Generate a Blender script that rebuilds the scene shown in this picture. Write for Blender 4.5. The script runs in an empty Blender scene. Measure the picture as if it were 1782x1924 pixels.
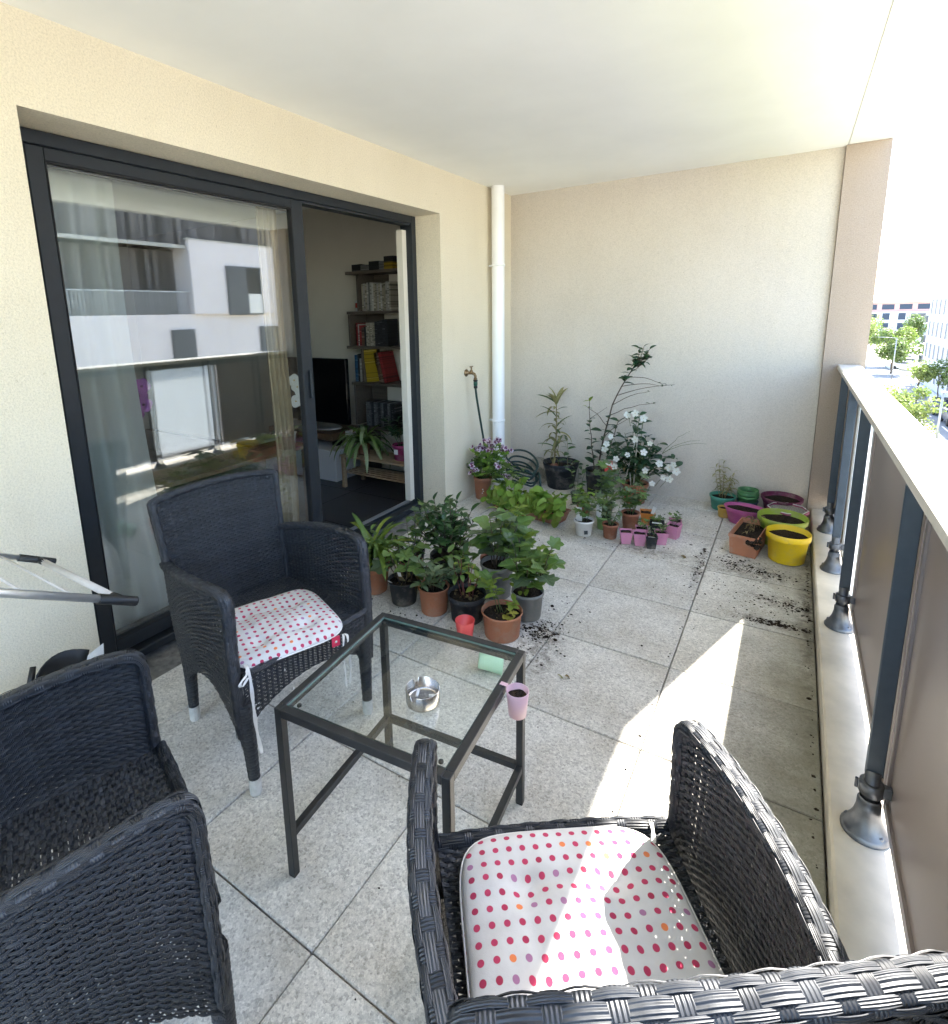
import bpy, bmesh, math, random
import numpy as np
from mathutils import Vector, Matrix
random.seed(7); np.random.seed(7)
SC = bpy.context.scene
COL = SC.collection
PI = math.pi

# ---------------------------------------------------------------- camera
cam = bpy.data.cameras.new('camera'); camo = bpy.data.objects.new('camera', cam); COL.objects.link(camo)
RT = Vector((.841205, .540263, -.022133)); UP = Vector((-.083399, .170080, .981895)); FW = Vector((-.534246, .824129, -.188130))
camo.matrix_world = Matrix(((RT.x, UP.x, -FW.x, 2.0927), (RT.y, UP.y, -FW.y, 0), (RT.z, UP.z, -FW.z, 1.4405), (0, 0, 0, 1)))
cam.sensor_fit = 'VERTICAL'; cam.sensor_height = 24; cam.lens = 1024.09 * 24 / 1924
cam.shift_x = (891 - 829.93) / 1924; cam.shift_y = (784.91 - 962) / 1924
cam.clip_start = .02; cam.clip_end = 2000
SC.camera = camo

# ---------------------------------------------------------------- sky, sun, exposure
SUN = Vector((.32, 1.08, 1.0)).normalized()
w = bpy.data.worlds.new('World'); SC.world = w; w.use_nodes = True
nt = w.node_tree; bg = nt.nodes['Background']
sky = nt.nodes.new('ShaderNodeTexSky'); sky.sky_type = 'NISHITA'; sky.sun_disc = False
sky.sun_elevation = math.asin(SUN.z); sky.sun_rotation = math.atan2(SUN.x, SUN.y)
sky.air_density = 1.0; sky.dust_density = 1.0; sky.ozone_density = 1.0
nt.links.new(sky.outputs[0], bg.inputs[0]); bg.inputs[1].default_value = .15
sl = bpy.data.lights.new('sun', 'SUN'); sl.energy = 4.0; sl.angle = math.radians(.53); sl.color = (1, .95, .87)
so = bpy.data.objects.new('sun', sl); COL.objects.link(so); so.rotation_euler = SUN.to_track_quat('Z', 'Y').to_euler(); so.location = (6, 10, 12)
SC.view_settings.view_transform = 'Standard'; SC.view_settings.look = 'None'; SC.view_settings.gamma = 1
SC.view_settings.exposure = 3.03
SC.render.engine = 'CYCLES'
SC.cycles.use_denoising = True
SC.cycles.max_bounces = 10; SC.cycles.diffuse_bounces = 5; SC.cycles.glossy_bounces = 3; SC.cycles.transparent_max_bounces = 14
SC.cycles.use_adaptive_sampling = True; SC.cycles.adaptive_threshold = .025
SC.cycles.sample_clamp_indirect = 8

# ---------------------------------------------------------------- materials
class NT:
    def __init__(s, name):
        s.m = bpy.data.materials.new(name); s.m.use_nodes = True; s.t = s.m.node_tree
        s.b = s.t.nodes['Principled BSDF']; s.out = s.t.nodes['Material Output']
    def n(s, typ, **k):
        o = s.t.nodes.new('ShaderNode' + typ)
        for a, v in k.items(): setattr(o, a, v)
        return o
    def l(s, a, b): s.t.links.new(a, b)
    def coord(s, which='Object'): return s.n('TexCoord').outputs[which]
    def noise(s, vec, scale, detail=3, rough=.55):
        o = s.n('TexNoise'); o.inputs['Scale'].default_value = scale; o.inputs['Detail'].default_value = detail; o.inputs['Roughness'].default_value = rough
        s.l(vec, o.inputs['Vector']); return o
    def ramp(s, fac, stops, interp='LINEAR'):
        o = s.n('ValToRGB'); o.color_ramp.interpolation = interp; e = o.color_ramp.elements
        e[0].position = stops[0][0]; e[0].color = (*stops[0][1], 1)
        e[1].position = stops[-1][0]; e[1].color = (*stops[-1][1], 1)
        for p, c in stops[1:-1]:
            x = e.new(p); x.color = (*c, 1)
        s.l(fac, o.inputs[0]); return o.outputs[0]
    def mix(s, fac, a, b, mode='MIX'):
        o = s.n('Mix', data_type='RGBA', blend_type=mode)
        for v, i in ((fac, 0), (a, 6), (b, 7)):
            if hasattr(v, 'links'): s.l(v, o.inputs[i])
            elif isinstance(v, (int, float)): o.inputs[i].default_value = v
            else: o.inputs[i].default_value = (*v, 1)
        return o.outputs[2]
    def math(s, op, a, b=0.0):
        o = s.n('Math', operation=op)
        for v, i in ((a, 0), (b, 1)):
            if hasattr(v, 'links'): s.l(v, o.inputs[i])
            else: o.inputs[i].default_value = v
        return o.outputs[0]
    def bump(s, h, strength=.3, dist=.002):
        o = s.n('Bump'); o.inputs['Strength'].default_value = strength; o.inputs['Distance'].default_value = dist
        s.l(h, o.inputs['Height']); s.l(o.outputs[0], s.b.inputs['Normal'])
    def set(s, **k):
        for a, v in k.items():
            i = s.b.inputs[{'col': 'Base Color', 'rough': 'Roughness', 'metal': 'Metallic', 'spec': 'Specular IOR Level', 'coat': 'Coat Weight'}[a]]
            if hasattr(v, 'links'): s.l(v, i)
            elif a == 'col': i.default_value = (*v, 1)
            else: i.default_value = v
        return s

def simple(name, col, rough=.5, metal=0, var=.12, scale=18, spec=.5, bump=0, bscale=300, rand=0, dust=0):
    k = NT(name); c = k.coord()
    n = k.noise(c, scale, 4).outputs['Fac']
    lo = tuple(x * (1 - var) for x in col); hi = tuple(min(1, x * (1 + var)) for x in col)
    cc = k.ramp(n, [(.3, lo), (.7, hi)])
    if dust:
        dn = k.noise(c, 11, 7, .72).outputs['Fac']; cc = k.mix(k.ramp(dn, [(.50, (0, 0, 0)), (.66, (dust,) * 3)]), cc, (.34, .30, .25))
        cc = k.mix(k.ramp(k.noise(c, 75, 3, .6).outputs['Fac'], [(.62, (0, 0, 0)), (.72, (dust * .8,) * 3)]), cc, (.10, .08, .06)); rough = min(1, rough + .12)
    if rand:
        r = k.n('ObjectInfo').outputs['Random']
        cc = k.mix(1.0, cc, k.ramp(r, [(0, (1 - rand,) * 3), (1, (1 + rand,) * 3)]), 'MULTIPLY')
    k.set(col=cc, rough=rough, metal=metal, spec=spec)
    if bump: k.bump(k.noise(c, bscale, 2).outputs['Fac'], bump, .001)
    return k.m

def stucco(name, col, dirt=.12):
    k = NT(name); c = k.coord()
    fine = k.noise(c, 260, 3, .7); med = k.noise(c, 90, 3, .6); big = k.noise(c, 1.3, 4)
    v = k.n('TexVoronoi'); v.inputs['Scale'].default_value = 210; k.l(c, v.inputs['Vector'])
    a = k.ramp(k.noise(c, 150, 2, .8).outputs['Fac'], [(.28, tuple(x * .84 for x in col)), (.5, col), (.75, tuple(min(1, x * 1.10) for x in col))])
    a = k.mix(1, a, k.ramp(big.outputs['Fac'], [(.25, (1 - dirt * .5, 1 - dirt * .55, 1 - dirt * .7)), (.6, (1, 1, 1))]), 'MULTIPLY')
    mp_ = k.n('Mapping'); mp_.inputs['Scale'].default_value = (5, 5, .7); k.l(c, mp_.inputs[0])
    a = k.mix(1, a, k.ramp(k.noise(mp_.outputs[0], 1.6, 6, .65).outputs['Fac'], [(.30, (.975, .97, .965)), (.5, (1, 1, 1))]), 'MULTIPLY')
    sp = k.noise(c, 60, 2, .5)
    a = k.mix(1, a, k.ramp(sp.outputs['Fac'], [(.70, (1, 1, 1)), (.76, (.8, .78, .72))]), 'MULTIPLY')
    h = k.math('ADD', k.math('MULTIPLY', fine.outputs['Fac'], .5), k.math('ADD', k.math('MULTIPLY', med.outputs['Fac'], .8), k.math('MULTIPLY', v.outputs['Distance'], .4)))
    k.set(col=a, rough=.95, spec=.15); k.bump(h, .45, .004)
    return k.m

def slab_mat():
    k = NT('granulated_concrete'); c = k.coord()
    v = k.n('TexVoronoi'); v.inputs['Scale'].default_value = 150; k.l(c, v.inputs['Vector'])
    v2 = k.n('TexVoronoi'); v2.inputs['Scale'].default_value = 330; k.l(c, v2.inputs['Vector'])
    g = k.n('SeparateColor'); k.l(v.outputs['Color'], g.inputs[0]); g2 = k.n('SeparateColor'); k.l(v2.outputs['Color'], g2.inputs[0])
    a = k.ramp(g.outputs[0], [(0, (.13, .13, .13)), (.13, (.22, .22, .215)), (.25, (.44, .44, .43)), (.7, (.60, .595, .575)), (.88, (.72, .715, .70)), (1, (.84, .835, .82))])
    b = k.ramp(g2.outputs[1], [(0, (.20, .20, .20)), (.18, (.40, .40, .39)), (.8, (.62, .615, .59)), (1, (.80, .79, .77))])
    a = k.mix(.5, a, b)
    a = k.mix(.28, a, (.62, .61, .59))
    a = k.mix(1, a, (1.14, 1.115, 1.07), 'MULTIPLY')
    st = k.noise(c, 2.6, 5, .65)
    a = k.mix(1, a, k.ramp(st.outputs['Fac'], [(.34, (.74, .71, .66)), (.53, (.95, .945, .93)), (.68, (1.05, 1.05, 1.05))]), 'MULTIPLY')
    w = k.n('NewGeometry'); sep = k.n('SeparateXYZ'); k.l(w.outputs['Position'], sep.inputs[0])
    # grime and lichen along the kerb: its own shape, broken by noise
    e = k.math('ADD', sep.outputs[0], k.math('MULTIPLY', k.noise(w.outputs['Position'], 5, 5, .7).outputs['Fac'], .55))
    a = k.mix(1, a, k.ramp(e, [(.0, (1, 1, 1)), (1, (1, 1, 1))]), 'MULTIPLY')
    gr = k.n('MapRange'); gr.inputs[1].default_value = 2.12; gr.inputs[2].default_value = 2.65; k.l(e, gr.inputs[0])
    a = k.mix(gr.outputs[0], a, (.21, .20, .155))
    r = k.n('ObjectInfo').outputs['Random']
    a = k.mix(1, a, k.ramp(r, [(0, (.89, .89, .895)), (1, (1.06, 1.05, 1.03))]), 'MULTIPLY')
    P_ = w.outputs['Position']; dn = k.ramp(k.noise(P_, 26, 6, .75).outputs['Fac'], [(.42, (0, 0, 0)), (.60, (.75, .75, .75))])
    for (cx, cy, rx, ry) in ((2.10, 2.75, .20, .05), (2.13, 2.97, .18, .08), (2.00, 3.28, .24, .14), (1.22, 2.13, .13, .15), (1.75, 3.2, .05, .4), (1.28, 1.95, .12, .2), (1.45, 3.25, .3, .08), (2.25, 3.0, .05, 1.0)):
        v1 = k.n('VectorMath', operation='SUBTRACT'); k.l(P_, v1.inputs[0]); v1.inputs[1].default_value = (cx, cy, 0)
        v2_ = k.n('VectorMath', operation='MULTIPLY'); k.l(v1.outputs[0], v2_.inputs[0]); v2_.inputs[1].default_value = (1 / rx, 1 / ry, 0)
        v3 = k.n('VectorMath', operation='LENGTH'); k.l(v2_.outputs[0], v3.inputs[0])
        mr = k.n('MapRange'); mr.inputs[1].default_value = 1.15; mr.inputs[2].default_value = .2; k.l(v3.outputs['Value'], mr.inputs[0])
        a = k.mix(k.math('MULTIPLY', mr.outputs[0], dn), a, (.07, .055, .042))
    k.set(col=a, rough=.85, spec=.3)
    k.bump(k.math('ADD', k.math('MULTIPLY', v.outputs['Distance'], .7), k.noise(c, 400, 2).outputs['Fac']), .35, .002)
    return k.m

def wicker_mat():
    k = NT('wicker_resin'); uv = k.n('UVMap').outputs[0]; s = k.n('SeparateXYZ'); k.l(uv, s.inputs[0])
    g = k.math('SINE', k.math('MULTIPLY', s.outputs[1], 4 * 2 * PI))
    c = k.coord(); n = k.noise(c, 35, 4).outputs['Fac']
    col = k.ramp(n, [(.3, (.015, .017, .022)), (.7, (.028, .032, .040))])
    col = k.mix(k.ramp(k.noise(c, 9, 5, .7).outputs['Fac'], [(.58, (0, 0, 0)), (.74, (.55, .55, .55))]), col, (.055, .058, .062))
    wn = k.n('TexWhiteNoise', noise_dimensions='1D'); k.l(k.math('FLOOR', s.outputs[1]), wn.inputs['W'])
    col = k.mix(1, col, k.ramp(wn.outputs['Value'], [(0, (.66, .66, .66)), (1, (1.5, 1.48, 1.42))]), 'MULTIPLY')
    k.set(col=col, rough=k.ramp(n, [(.3, (.36,) * 3), (.7, (.54,) * 3)]), spec=.5)
    k.bump(g, .55, .0012)
    return k.m

def polka_mat():
    k = NT('polka_dot_cotton'); uv = k.n('UVMap').outputs[0]
    mp = k.n('Mapping'); k.l(uv, mp.inputs[0]); mp.inputs['Scale'].default_value = (1 / .0255, 1 / .0255, 1)
    sep = k.n('SeparateXYZ'); k.l(mp.outputs[0], sep.inputs[0])
    fx = k.math('SUBTRACT', k.math('FRACT', sep.outputs[0]), .5); fy = k.math('SUBTRACT', k.math('FRACT', sep.outputs[1]), .5)
    d = k.math('SQRT', k.math('ADD', k.math('MULTIPLY', fx, fx), k.math('MULTIPLY', fy, fy)))
    mask = k.n('MapRange'); mask.inputs[1].default_value = .235; mask.inputs[2].default_value = .205; k.l(d, mask.inputs[0])
    cb = k.n('CombineXYZ'); k.l(k.math('FLOOR', sep.outputs[0]), cb.inputs[0]); k.l(k.math('FLOOR', sep.outputs[1]), cb.inputs[1])
    wn = k.n('TexWhiteNoise'); k.l(cb.outputs[0], wn.inputs['Vector'])
    dc = k.ramp(wn.outputs['Value'], [(0, (.50, .055, .12)), (.55, (.44, .045, .10)), (.80, (.80, .24, .09)), (.87, (.40, .19, .32)), (.93, (.42, .045, .09))], 'CONSTANT')
    c = k.coord(); wv = k.noise(c, 900, 1).outputs['Fac']; big = k.noise(c, 14, 4).outputs['Fac']
    base = k.ramp(big, [(.3, (.58, .555, .53)), (.65, (.68, .665, .65))])
    k.set(col=k.mix(mask.outputs[0], base, dc), rough=.9, spec=.2)
    k.bump(k.math('ADD', wv, k.math('MULTIPLY', k.noise(c, 28, 3).outputs['Fac'], 6)), .25, .0012)
    return k.m

def glass_mat(name, refl, tint=(.93, .96, .94), body=0.0, rough=0.0):
    k = NT(name); t = k.t; t.nodes.remove(k.b)
    tr = k.n('BsdfTransparent'); tr.inputs[0].default_value = (*tint, 1)
    gl = k.n('BsdfGlossy'); gl.inputs['Roughness'].default_value = rough; gl.inputs[0].default_value = (.96, .98, 1, 1)
    fr = k.n('LayerWeight'); fr.inputs[0].default_value = .5
    f = k.math('ADD', k.math('MULTIPLY', k.math('POWER', fr.outputs['Facing'], 4.5), .8), refl)
    m = k.n('MixShader'); k.l(f, m.inputs[0]); k.l(tr.outputs[0], m.inputs[1]); k.l(gl.outputs[0], m.inputs[2])
    k.l(m.outputs[0], k.out.inputs[0]); return k.m

def frosted_mat(name, col):
    k = NT(name); t = k.t; t.nodes.remove(k.b)
    a = k.n('BsdfTranslucent'); a.inputs[0].default_value = (*col, 1); b = k.n('BsdfDiffuse'); b.inputs[0].default_value = (*col, 1)
    m = k.n('MixShader'); m.inputs[0].default_value = .35; k.l(a.outputs[0], m.inputs[1]); k.l(b.outputs[0], m.inputs[2]); k.l(m.outputs[0], k.out.inputs[0]); return k.m

def leaf_mat(name, a, b, rough=.45, vein=True, transl=.25):
    k = NT(name); r = k.n('ObjectInfo').outputs['Random']; c = k.coord()
    col = k.ramp(r, [(0, a), (1, b)])
    n = k.noise(c, 30, 3).outputs['Fac']
    col = k.mix(1, col, k.ramp(n, [(.3, (.8, .8, .75)), (.7, (1.15, 1.15, 1.1))]), 'MULTIPLY')
    k.set(col=col, rough=rough, spec=.4)
    tl = k.n('BsdfTranslucent'); k.l(k.mix(.5, col, (.25, .42, .05)), tl.inputs[0])
    m = k.n('MixShader'); m.inputs[0].default_value = transl; k.l(k.b.outputs[0], m.inputs[1]); k.l(tl.outputs[0], m.inputs[2]); k.l(m.outputs[0], k.out.inputs[0])
    k.bump(n, .2, .001)
    return k.m

def wood_mat(name, a, b, scale=6, axis=0, rough=.55):
    k = NT(name); c = k.coord(); mp = k.n('Mapping'); s = [14, 14, 14]; s[axis] = 1.2; mp.inputs['Scale'].default_value = s; k.l(c, mp.inputs[0])
    n = k.noise(mp.outputs[0], scale, 5, .65).outputs['Fac']
    k.set(col=k.ramp(n, [(.25, a), (.75, b)]), rough=rough); k.bump(n, .2, .002); return k.m

def soil_mat(name='potting_soil', lo=(.012, .009, .007), hi=(.06, .045, .033)):
    k = NT(name); c = k.coord(); n = k.noise(c, 160, 4, .7).outputs['Fac']; n2 = k.noise(c, 60, 3).outputs['Fac']
    k.set(col=k.ramp(n, [(.35, lo), (.72, hi)]), rough=.95, spec=.1); k.bump(k.math('ADD', n, n2), .9, .008); return k.m

M = {}
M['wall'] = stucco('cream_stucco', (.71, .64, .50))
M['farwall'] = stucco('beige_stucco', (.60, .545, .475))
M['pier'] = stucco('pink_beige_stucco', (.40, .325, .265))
M['ceiling'] = simple('painted_concrete', (.89, .89, .85), .9, var=.03, scale=2.2, spec=.2, bump=.1, bscale=120)
M['kerb'] = simple('kerb_mortar', (.60, .54, .45), .85, var=.16, scale=7, spec=.2, bump=.25, bscale=160)
M['slab'] = slab_mat()
M['bed'] = simple('joint_mortar', (.17, .165, .15), .95, var=.4, scale=30)
M['anthracite'] = simple('anthracite_aluminium', (.015, .019, .024), .45, 0, .1, 30, .4, .05, 500)
M['gasket'] = simple('black_rubber', (.007, .007, .008), .7)
M['glass'] = glass_mat('double_glazing', .085, (.975, .985, .98))
M['tableglass'] = glass_mat('table_glass', .04, (.955, .975, .965))
M['glassedge'] = simple('glass_edge', (.12, .19, .165), .2)
M['alu'] = simple('brushed_aluminium', (.72, .72, .71), .28, .8, .06, 40)
M['alurail'] = simple('beige_lacquered_aluminium', (.62, .59, .54), .42, 0, .06, 40)
M['post'] = simple('anodised_post', (.055, .075, .10), .36, .35, .1, 30)
M['chromefoot'] = simple('cast_steel_foot', (.13, .14, .16), .42, .8, .25, 25)
M['taupe'] = simple('taupe_satin_panel', (.26, .215, .20), .33, .0, .05, 4, .6)
M['frost'] = frosted_mat('opal_panel', (.93, .95, .96))
M['pvc'] = simple('white_pvc', (.84, .845, .84), .45, 0, .03, 6)
M['brass'] = simple('weathered_brass', (.24, .16, .085), .45, .8, .3, 60)
M['hosegreen'] = simple('green_plastic', (.012, .075, .045), .4)
M['hose'] = simple('dark_green_hose', (.010, .036, .031), .42)
M['wicker'] = wicker_mat()
M['core'] = simple('frame_core', (.008, .009, .012), .7)
M['footcap'] = simple('grey_foot_cap', (.50, .50, .49), .5, 0, .12, 60)
M['polka'] = polka_mat()
M['ribbon'] = simple('white_ribbon', (.72, .70, .67), .85)
M['redtag'] = simple('pink_red_tag', (.62, .03, .09), .6)
M['flake'] = simple('bare_flake', (.66, .66, .65), .7)
M['tableblack'] = simple('black_powder_coat', (.017, .018, .019), .42, 0, .25, 40, .5, .1, 600)
M['steel'] = simple('stainless_steel', (.56, .52, .47), .26, 1, .06, 25)
M['rackgrey'] = simple('pale_grey_tube', (.52, .49, .46), .4)
M['ash'] = simple('cigarette_ash', (.22, .21, .20), .95, 0, .5, 120)
M['terracotta'] = simple('terracotta_plastic', (.40, .16, .085), .55, 0, .1, 9, dust=.4)
M['terracotta2'] = simple('brown_terracotta', (.30, .115, .062), .6, 0, .2, 12, rand=.15, dust=.4)
M['blackpot'] = simple('black_plastic', (.014, .016, .02), .45, 0, .3, 15, dust=.4)
M['greypot'] = simple('grey_plastic', (.20, .205, .20), .5, 0, .12, 12, dust=.4)
M['whitepot'] = simple('white_plastic', (.74, .74, .72), .4, 0, .05, 12, dust=.28)
M['greenpot'] = simple('soft_green_plastic', (.24, .40, .13), .45, dust=.4)
M['limepot'] = simple('lime_plastic', (.30, .40, .045), .4, dust=.4)
M['yellowpot'] = simple('yellow_plastic', (.74, .52, .012), .38, 0, .05, 6, dust=.28)
M['tealpot'] = simple('teal_plastic', (.065, .27, .20), .42, dust=.4)
M['nestgreen'] = simple('bottle_green_plastic', (.07, .21, .075), .42, dust=.4)
M['bluegrey'] = simple('blue_grey_plastic', (.10, .17, .20), .42, dust=.4)
M['magenta'] = simple('magenta_plastic', (.33, .03, .12), .4, dust=.4)
M['purple'] = simple('dark_magenta_plastic', (.13, .014, .06), .4, dust=.4)
M['pinkpot'] = simple('pink_plastic', (.56, .225, .36), .45, 0, .08, 9, rand=.08, dust=.28)
M['pinkoval'] = simple('rose_plastic', (.42, .085, .24), .45, dust=.4)
M['orangepot'] = simple('orange_plastic', (.60, .20, .03), .45, dust=.4)
M['mustard'] = simple('mustard_plastic', (.50, .30, .06), .5, dust=.4)
M['coral'] = simple('coral_melamine', (.80, .10, .09), .35, 0, .03, 6)
M['mint'] = simple('mint_melamine', (.48, .74, .52), .35, 0, .03, 6)
M['rosecup'] = simple('rose_melamine', (.62, .40, .44), .38, 0, .03, 6)
M['soil'] = soil_mat()
M['gravel'] = soil_mat('pale_gravel', (.16, .155, .15), (.5, .49, .47))
M['label'] = simple('white_card', (.78, .78, .77), .6)
M['print'] = simple('printed_ink', (.03, .035, .04), .6)
M['redlabel'] = simple('red_card', (.6, .05, .03), .5)
M['stemgreen'] = simple('green_stem', (.09, .13, .035), .6)
M['stembrown'] = simple('woody_stem', (.085, .06, .04), .8, 0, .3, 60)
M['stemred'] = simple('red_stem', (.13, .035, .03), .6)
M['stemstraw'] = simple('straw_stem', (.24, .19, .09), .8)
M['cane'] = simple('pale_stake', (.5, .48, .40), .7)
M['l_mid'] = leaf_mat('mid_green_leaf', (.075, .145, .035), (.15, .225, .065))
M['l_dark'] = leaf_mat('dark_glossy_leaf', (.024, .065, .022), (.058, .115, .04), .32, transl=.12)
M['l_black'] = leaf_mat('deep_green_leaf', (.018, .055, .028), (.042, .095, .05), .35, transl=.1)
M['l_lime'] = leaf_mat('yellow_green_leaf', (.13, .20, .03), (.26, .32, .055), .5, transl=.35)
M['l_yel'] = leaf_mat('yellowing_leaf', (.32, .30, .045), (.42, .36, .07), .5, transl=.35)
M['l_sage'] = leaf_mat('grey_green_leaf', (.075, .115, .06), (.13, .175, .095), .65, transl=.15)
M['l_lettuce'] = leaf_mat('lettuce_leaf', (.16, .30, .04), (.29, .44, .085), .5, transl=.35)
M['l_dry'] = leaf_mat('dry_leaf', (.13, .085, .04), (.24, .17, .08), .8, transl=.1)
M['l_straw'] = leaf_mat('straw_leaf', (.22, .20, .09), (.34, .30, .15), .7, transl=.2)
M['l_stripe'] = leaf_mat('striped_leaf', (.12, .19, .06), (.34, .40, .22), .5, transl=.2)
M['petalwhite'] = leaf_mat('white_petal', (.80, .80, .78), (.86, .85, .84), .6, transl=.3)
M['petalpink'] = leaf_mat('lilac_petal', (.62, .42, .62), (.72, .60, .72), .6, transl=.25)
M['petaldark'] = simple('plum_blotch', (.10, .008, .06), .6)
M['petalpurple'] = leaf_mat('purple_petal', (.30, .06, .34), (.42, .11, .45), .6, transl=.25)
M['flowereye'] = simple('yellow_eye', (.55, .38, .05), .6)
M['black'] = simple('black_gloss', (.004, .004, .005), .12, 0, .1, 5)
M['blackmatt'] = simple('black_matt', (.008, .008, .009), .5)
M['whitelac'] = simple('white_lacquer', (.74, .74, .74), .35, 0, .02, 4)
M['intwall'] = simple('interior_paint', (.70, .65, .55), .9, 0, .03, 3)
M['inttile'] = simple('dark_floor_tile', (.035, .036, .04), .35, 0, .15, 6, rand=.06)
M['grout'] = simple('dark_grout', (.02, .02, .021), .9)
M['shelfwood'] = wood_mat('grey_brown_wood', (.07, .055, .042), (.15, .12, .095))
M['pinewood'] = wood_mat('pine_wood', (.30, .20, .11), (.44, .31, .19))
M['darkwood'] = wood_mat('dark_oak', (.11, .06, .032), (.20, .115, .06))
M['sheer'] = frosted_mat('sheer_curtain', (.82, .87, .84))
M['beige'] = simple('beige_curtain', (.42, .33, .20), .9, 0, .1, 12)
M['card'] = simple('dark_carton', (.055, .06, .07), .7)
M['bagplastic'] = glass_mat('clear_plastic_bag', .12, (.8, .8, .8), 0, .15)

# ---------------------------------------------------------------- helpers
class G:
    """collects verts / faces (with a material slot and optional uv) for one mesh"""
    def __init__(s): s.v = []; s.f = []; s.mi = []; s.uv = None; s.sm = []
    def add(s, verts, faces, mi=0, smooth=False):
        o = len(s.v); s.v.extend([tuple(map(float, p)) for p in verts])
        for f in faces: s.f.append(tuple(i + o for i in f)); s.mi.append(mi); s.sm.append(smooth)
        return s
    def box(s, x0, x1, y0, y1, z0, z1, mi=0, bev=0.0):
        if bev <= 0:
            v = [(x, y, z) for z in (z0, z1) for y in (y0, y1) for x in (x0, x1)]
            return s.add(v, [(0, 2, 3, 1), (4, 5, 7, 6), (0, 1, 5, 4), (2, 6, 7, 3), (0, 4, 6, 2), (1, 3, 7, 5)], mi)
        b = min(bev, .45 * (x1 - x0), .45 * (y1 - y0), .45 * (z1 - z0))
        v = []; idx = {}
        for ix, X in enumerate((x0, x1)):
            for iy, Y in enumerate((y0, y1)):
                for iz, Z in enumerate((z0, z1)):
                    sx, sy, sz = (b if ix == 0 else -b), (b if iy == 0 else -b), (b if iz == 0 else -b)
                    for ax in range(3):
                        p = [X + sx, Y + sy, Z + sz]; p[ax] = (X, Y, Z)[ax]
                        idx[ix, iy, iz, ax] = len(v); v.append(p)
        f = []
        for ax in range(3):
            o1, o2 = [a for a in range(3) if a != ax]
            for e in (0, 1):
                q = []
                for (a, c) in ((0, 0), (1, 0), (1, 1), (0, 1)):
                    k = [0, 0, 0]; k[ax] = e; k[o1] = a; k[o2] = c; q.append(idx[(*k, ax)])
                f.append(tuple(q))
        for ax in range(3):  # edges parallel to ax
            o1, o2 = [a for a in range(3) if a != ax]
            for a in (0, 1):
                for c in (0, 1):
                    k0 = [0, 0, 0]; k1 = [0, 0, 0]; k0[o1] = k1[o1] = a; k0[o2] = k1[o2] = c; k1[ax] = 1
                    f.append((idx[(*k0, o1)], idx[(*k1, o1)], idx[(*k1, o2)], idx[(*k0, o2)]))
        for a in (0, 1):
            for c in (0, 1):
                for d in (0, 1): f.append(tuple(idx[a, c, d, ax] for ax in range(3)))
        o = len(s.v); s.v.extend([tuple(p) for p in v])
        cen = np.array([(x0 + x1) / 2, (y0 + y1) / 2, (z0 + z1) / 2])
        for q in f:
            P = np.array([v[i] for i in q]); n = np.cross(P[1] - P[0], P[2] - P[0])
            if n @ (P.mean(0) - cen) < 0: q = q[::-1]
            s.f.append(tuple(i + o for i in q)); s.mi.append(mi); s.sm.append(False)
        return s
    def lathe(s, prof, seg=24, cx=0, cy=0, mi=0, smooth=True, sx=1, sy=1, zf=None, cap=False):
        v = []; f = []
        for (r, z) in prof:
            for k in range(seg):
                a = 2 * PI * k / seg
                v.append((cx + r * sx * math.cos(a), cy + r * sy * math.sin(a), z if zf is None else zf(a, r, z)))
        for i in range(len(prof) - 1):
            for k in range(seg):
                k2 = (k + 1) % seg; f.append((i * seg + k, i * seg + k2, (i + 1) * seg + k2, (i + 1) * seg + k))
        if cap: f.append(tuple(range((len(prof) - 1) * seg, len(prof) * seg))); f.append(tuple(range(seg))[::-1])
        return s.add(v, f, mi, smooth)
    def tube(s, pts, r0, r1=None, sides=6, mi=0, smooth=True, cap=True):
        pts = [Vector(p) for p in pts]; r1 = r0 if r1 is None else r1; n = len(pts); v = []; f = []
        up = Vector((0, 0, 1))
        for i, p in enumerate(pts):
            t = (pts[min(i + 1, n - 1)] - pts[max(i - 1, 0)]).normalized()
            a = t.cross(up)
            if a.length < .05: a = t.cross(Vector((1, 0, 0)))
            a.normalize(); b = a.cross(t); r = r0 + (r1 - r0) * i / max(1, n - 1)
            for k in range(sides):
                w_ = 2 * PI * k / sides; v.append(p + a * r * math.cos(w_) + b * r * math.sin(w_))
        for i in range(n - 1):
            for k in range(sides):
                k2 = (k + 1) % sides; f.append((i * sides + k, i * sides + k2, (i + 1) * sides + k2, (i + 1) * sides + k))
        if cap: f.append(tuple(range(sides))[::-1]); f.append(tuple(range((n - 1) * sides, n * sides)))
        return s.add(v, f, mi, smooth)
    def mesh(s, name, mats):
        me = bpy.data.meshes.new(name); me.from_pydata(s.v, [], s.f)
        for m in (mats if isinstance(mats, (list, tuple)) else [mats]): me.materials.append(M[m] if isinstance(m, str) else m)
        if any(s.mi): me.polygons.foreach_set('material_index', s.mi)
        me.polygons.foreach_set('use_smooth', s.sm)
        me.update(); return me
    def obj(s, name, mats, parent=None, **k): return link(name, s.mesh(name, mats), parent, **k)

def link(name, me, parent=None, loc=None, rz=None, mat4=None, label=None, cat=None, group=None, kind=None):
    o = bpy.data.objects.new(name, me); COL.objects.link(o)
    if parent is not None: o.parent = parent
    if mat4 is not None: o.matrix_basis = mat4
    if loc is not None: o.location = loc
    if rz is not None: o.rotation_euler = (0, 0, rz)
    return tag(o, label, cat, group, kind)

def tag(o, label=None, cat=None, group=None, kind=None):
    for a, v in (('label', label), ('category', cat), ('group', group), ('kind', kind)):
        if v: o[a] = v
    return o

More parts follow.
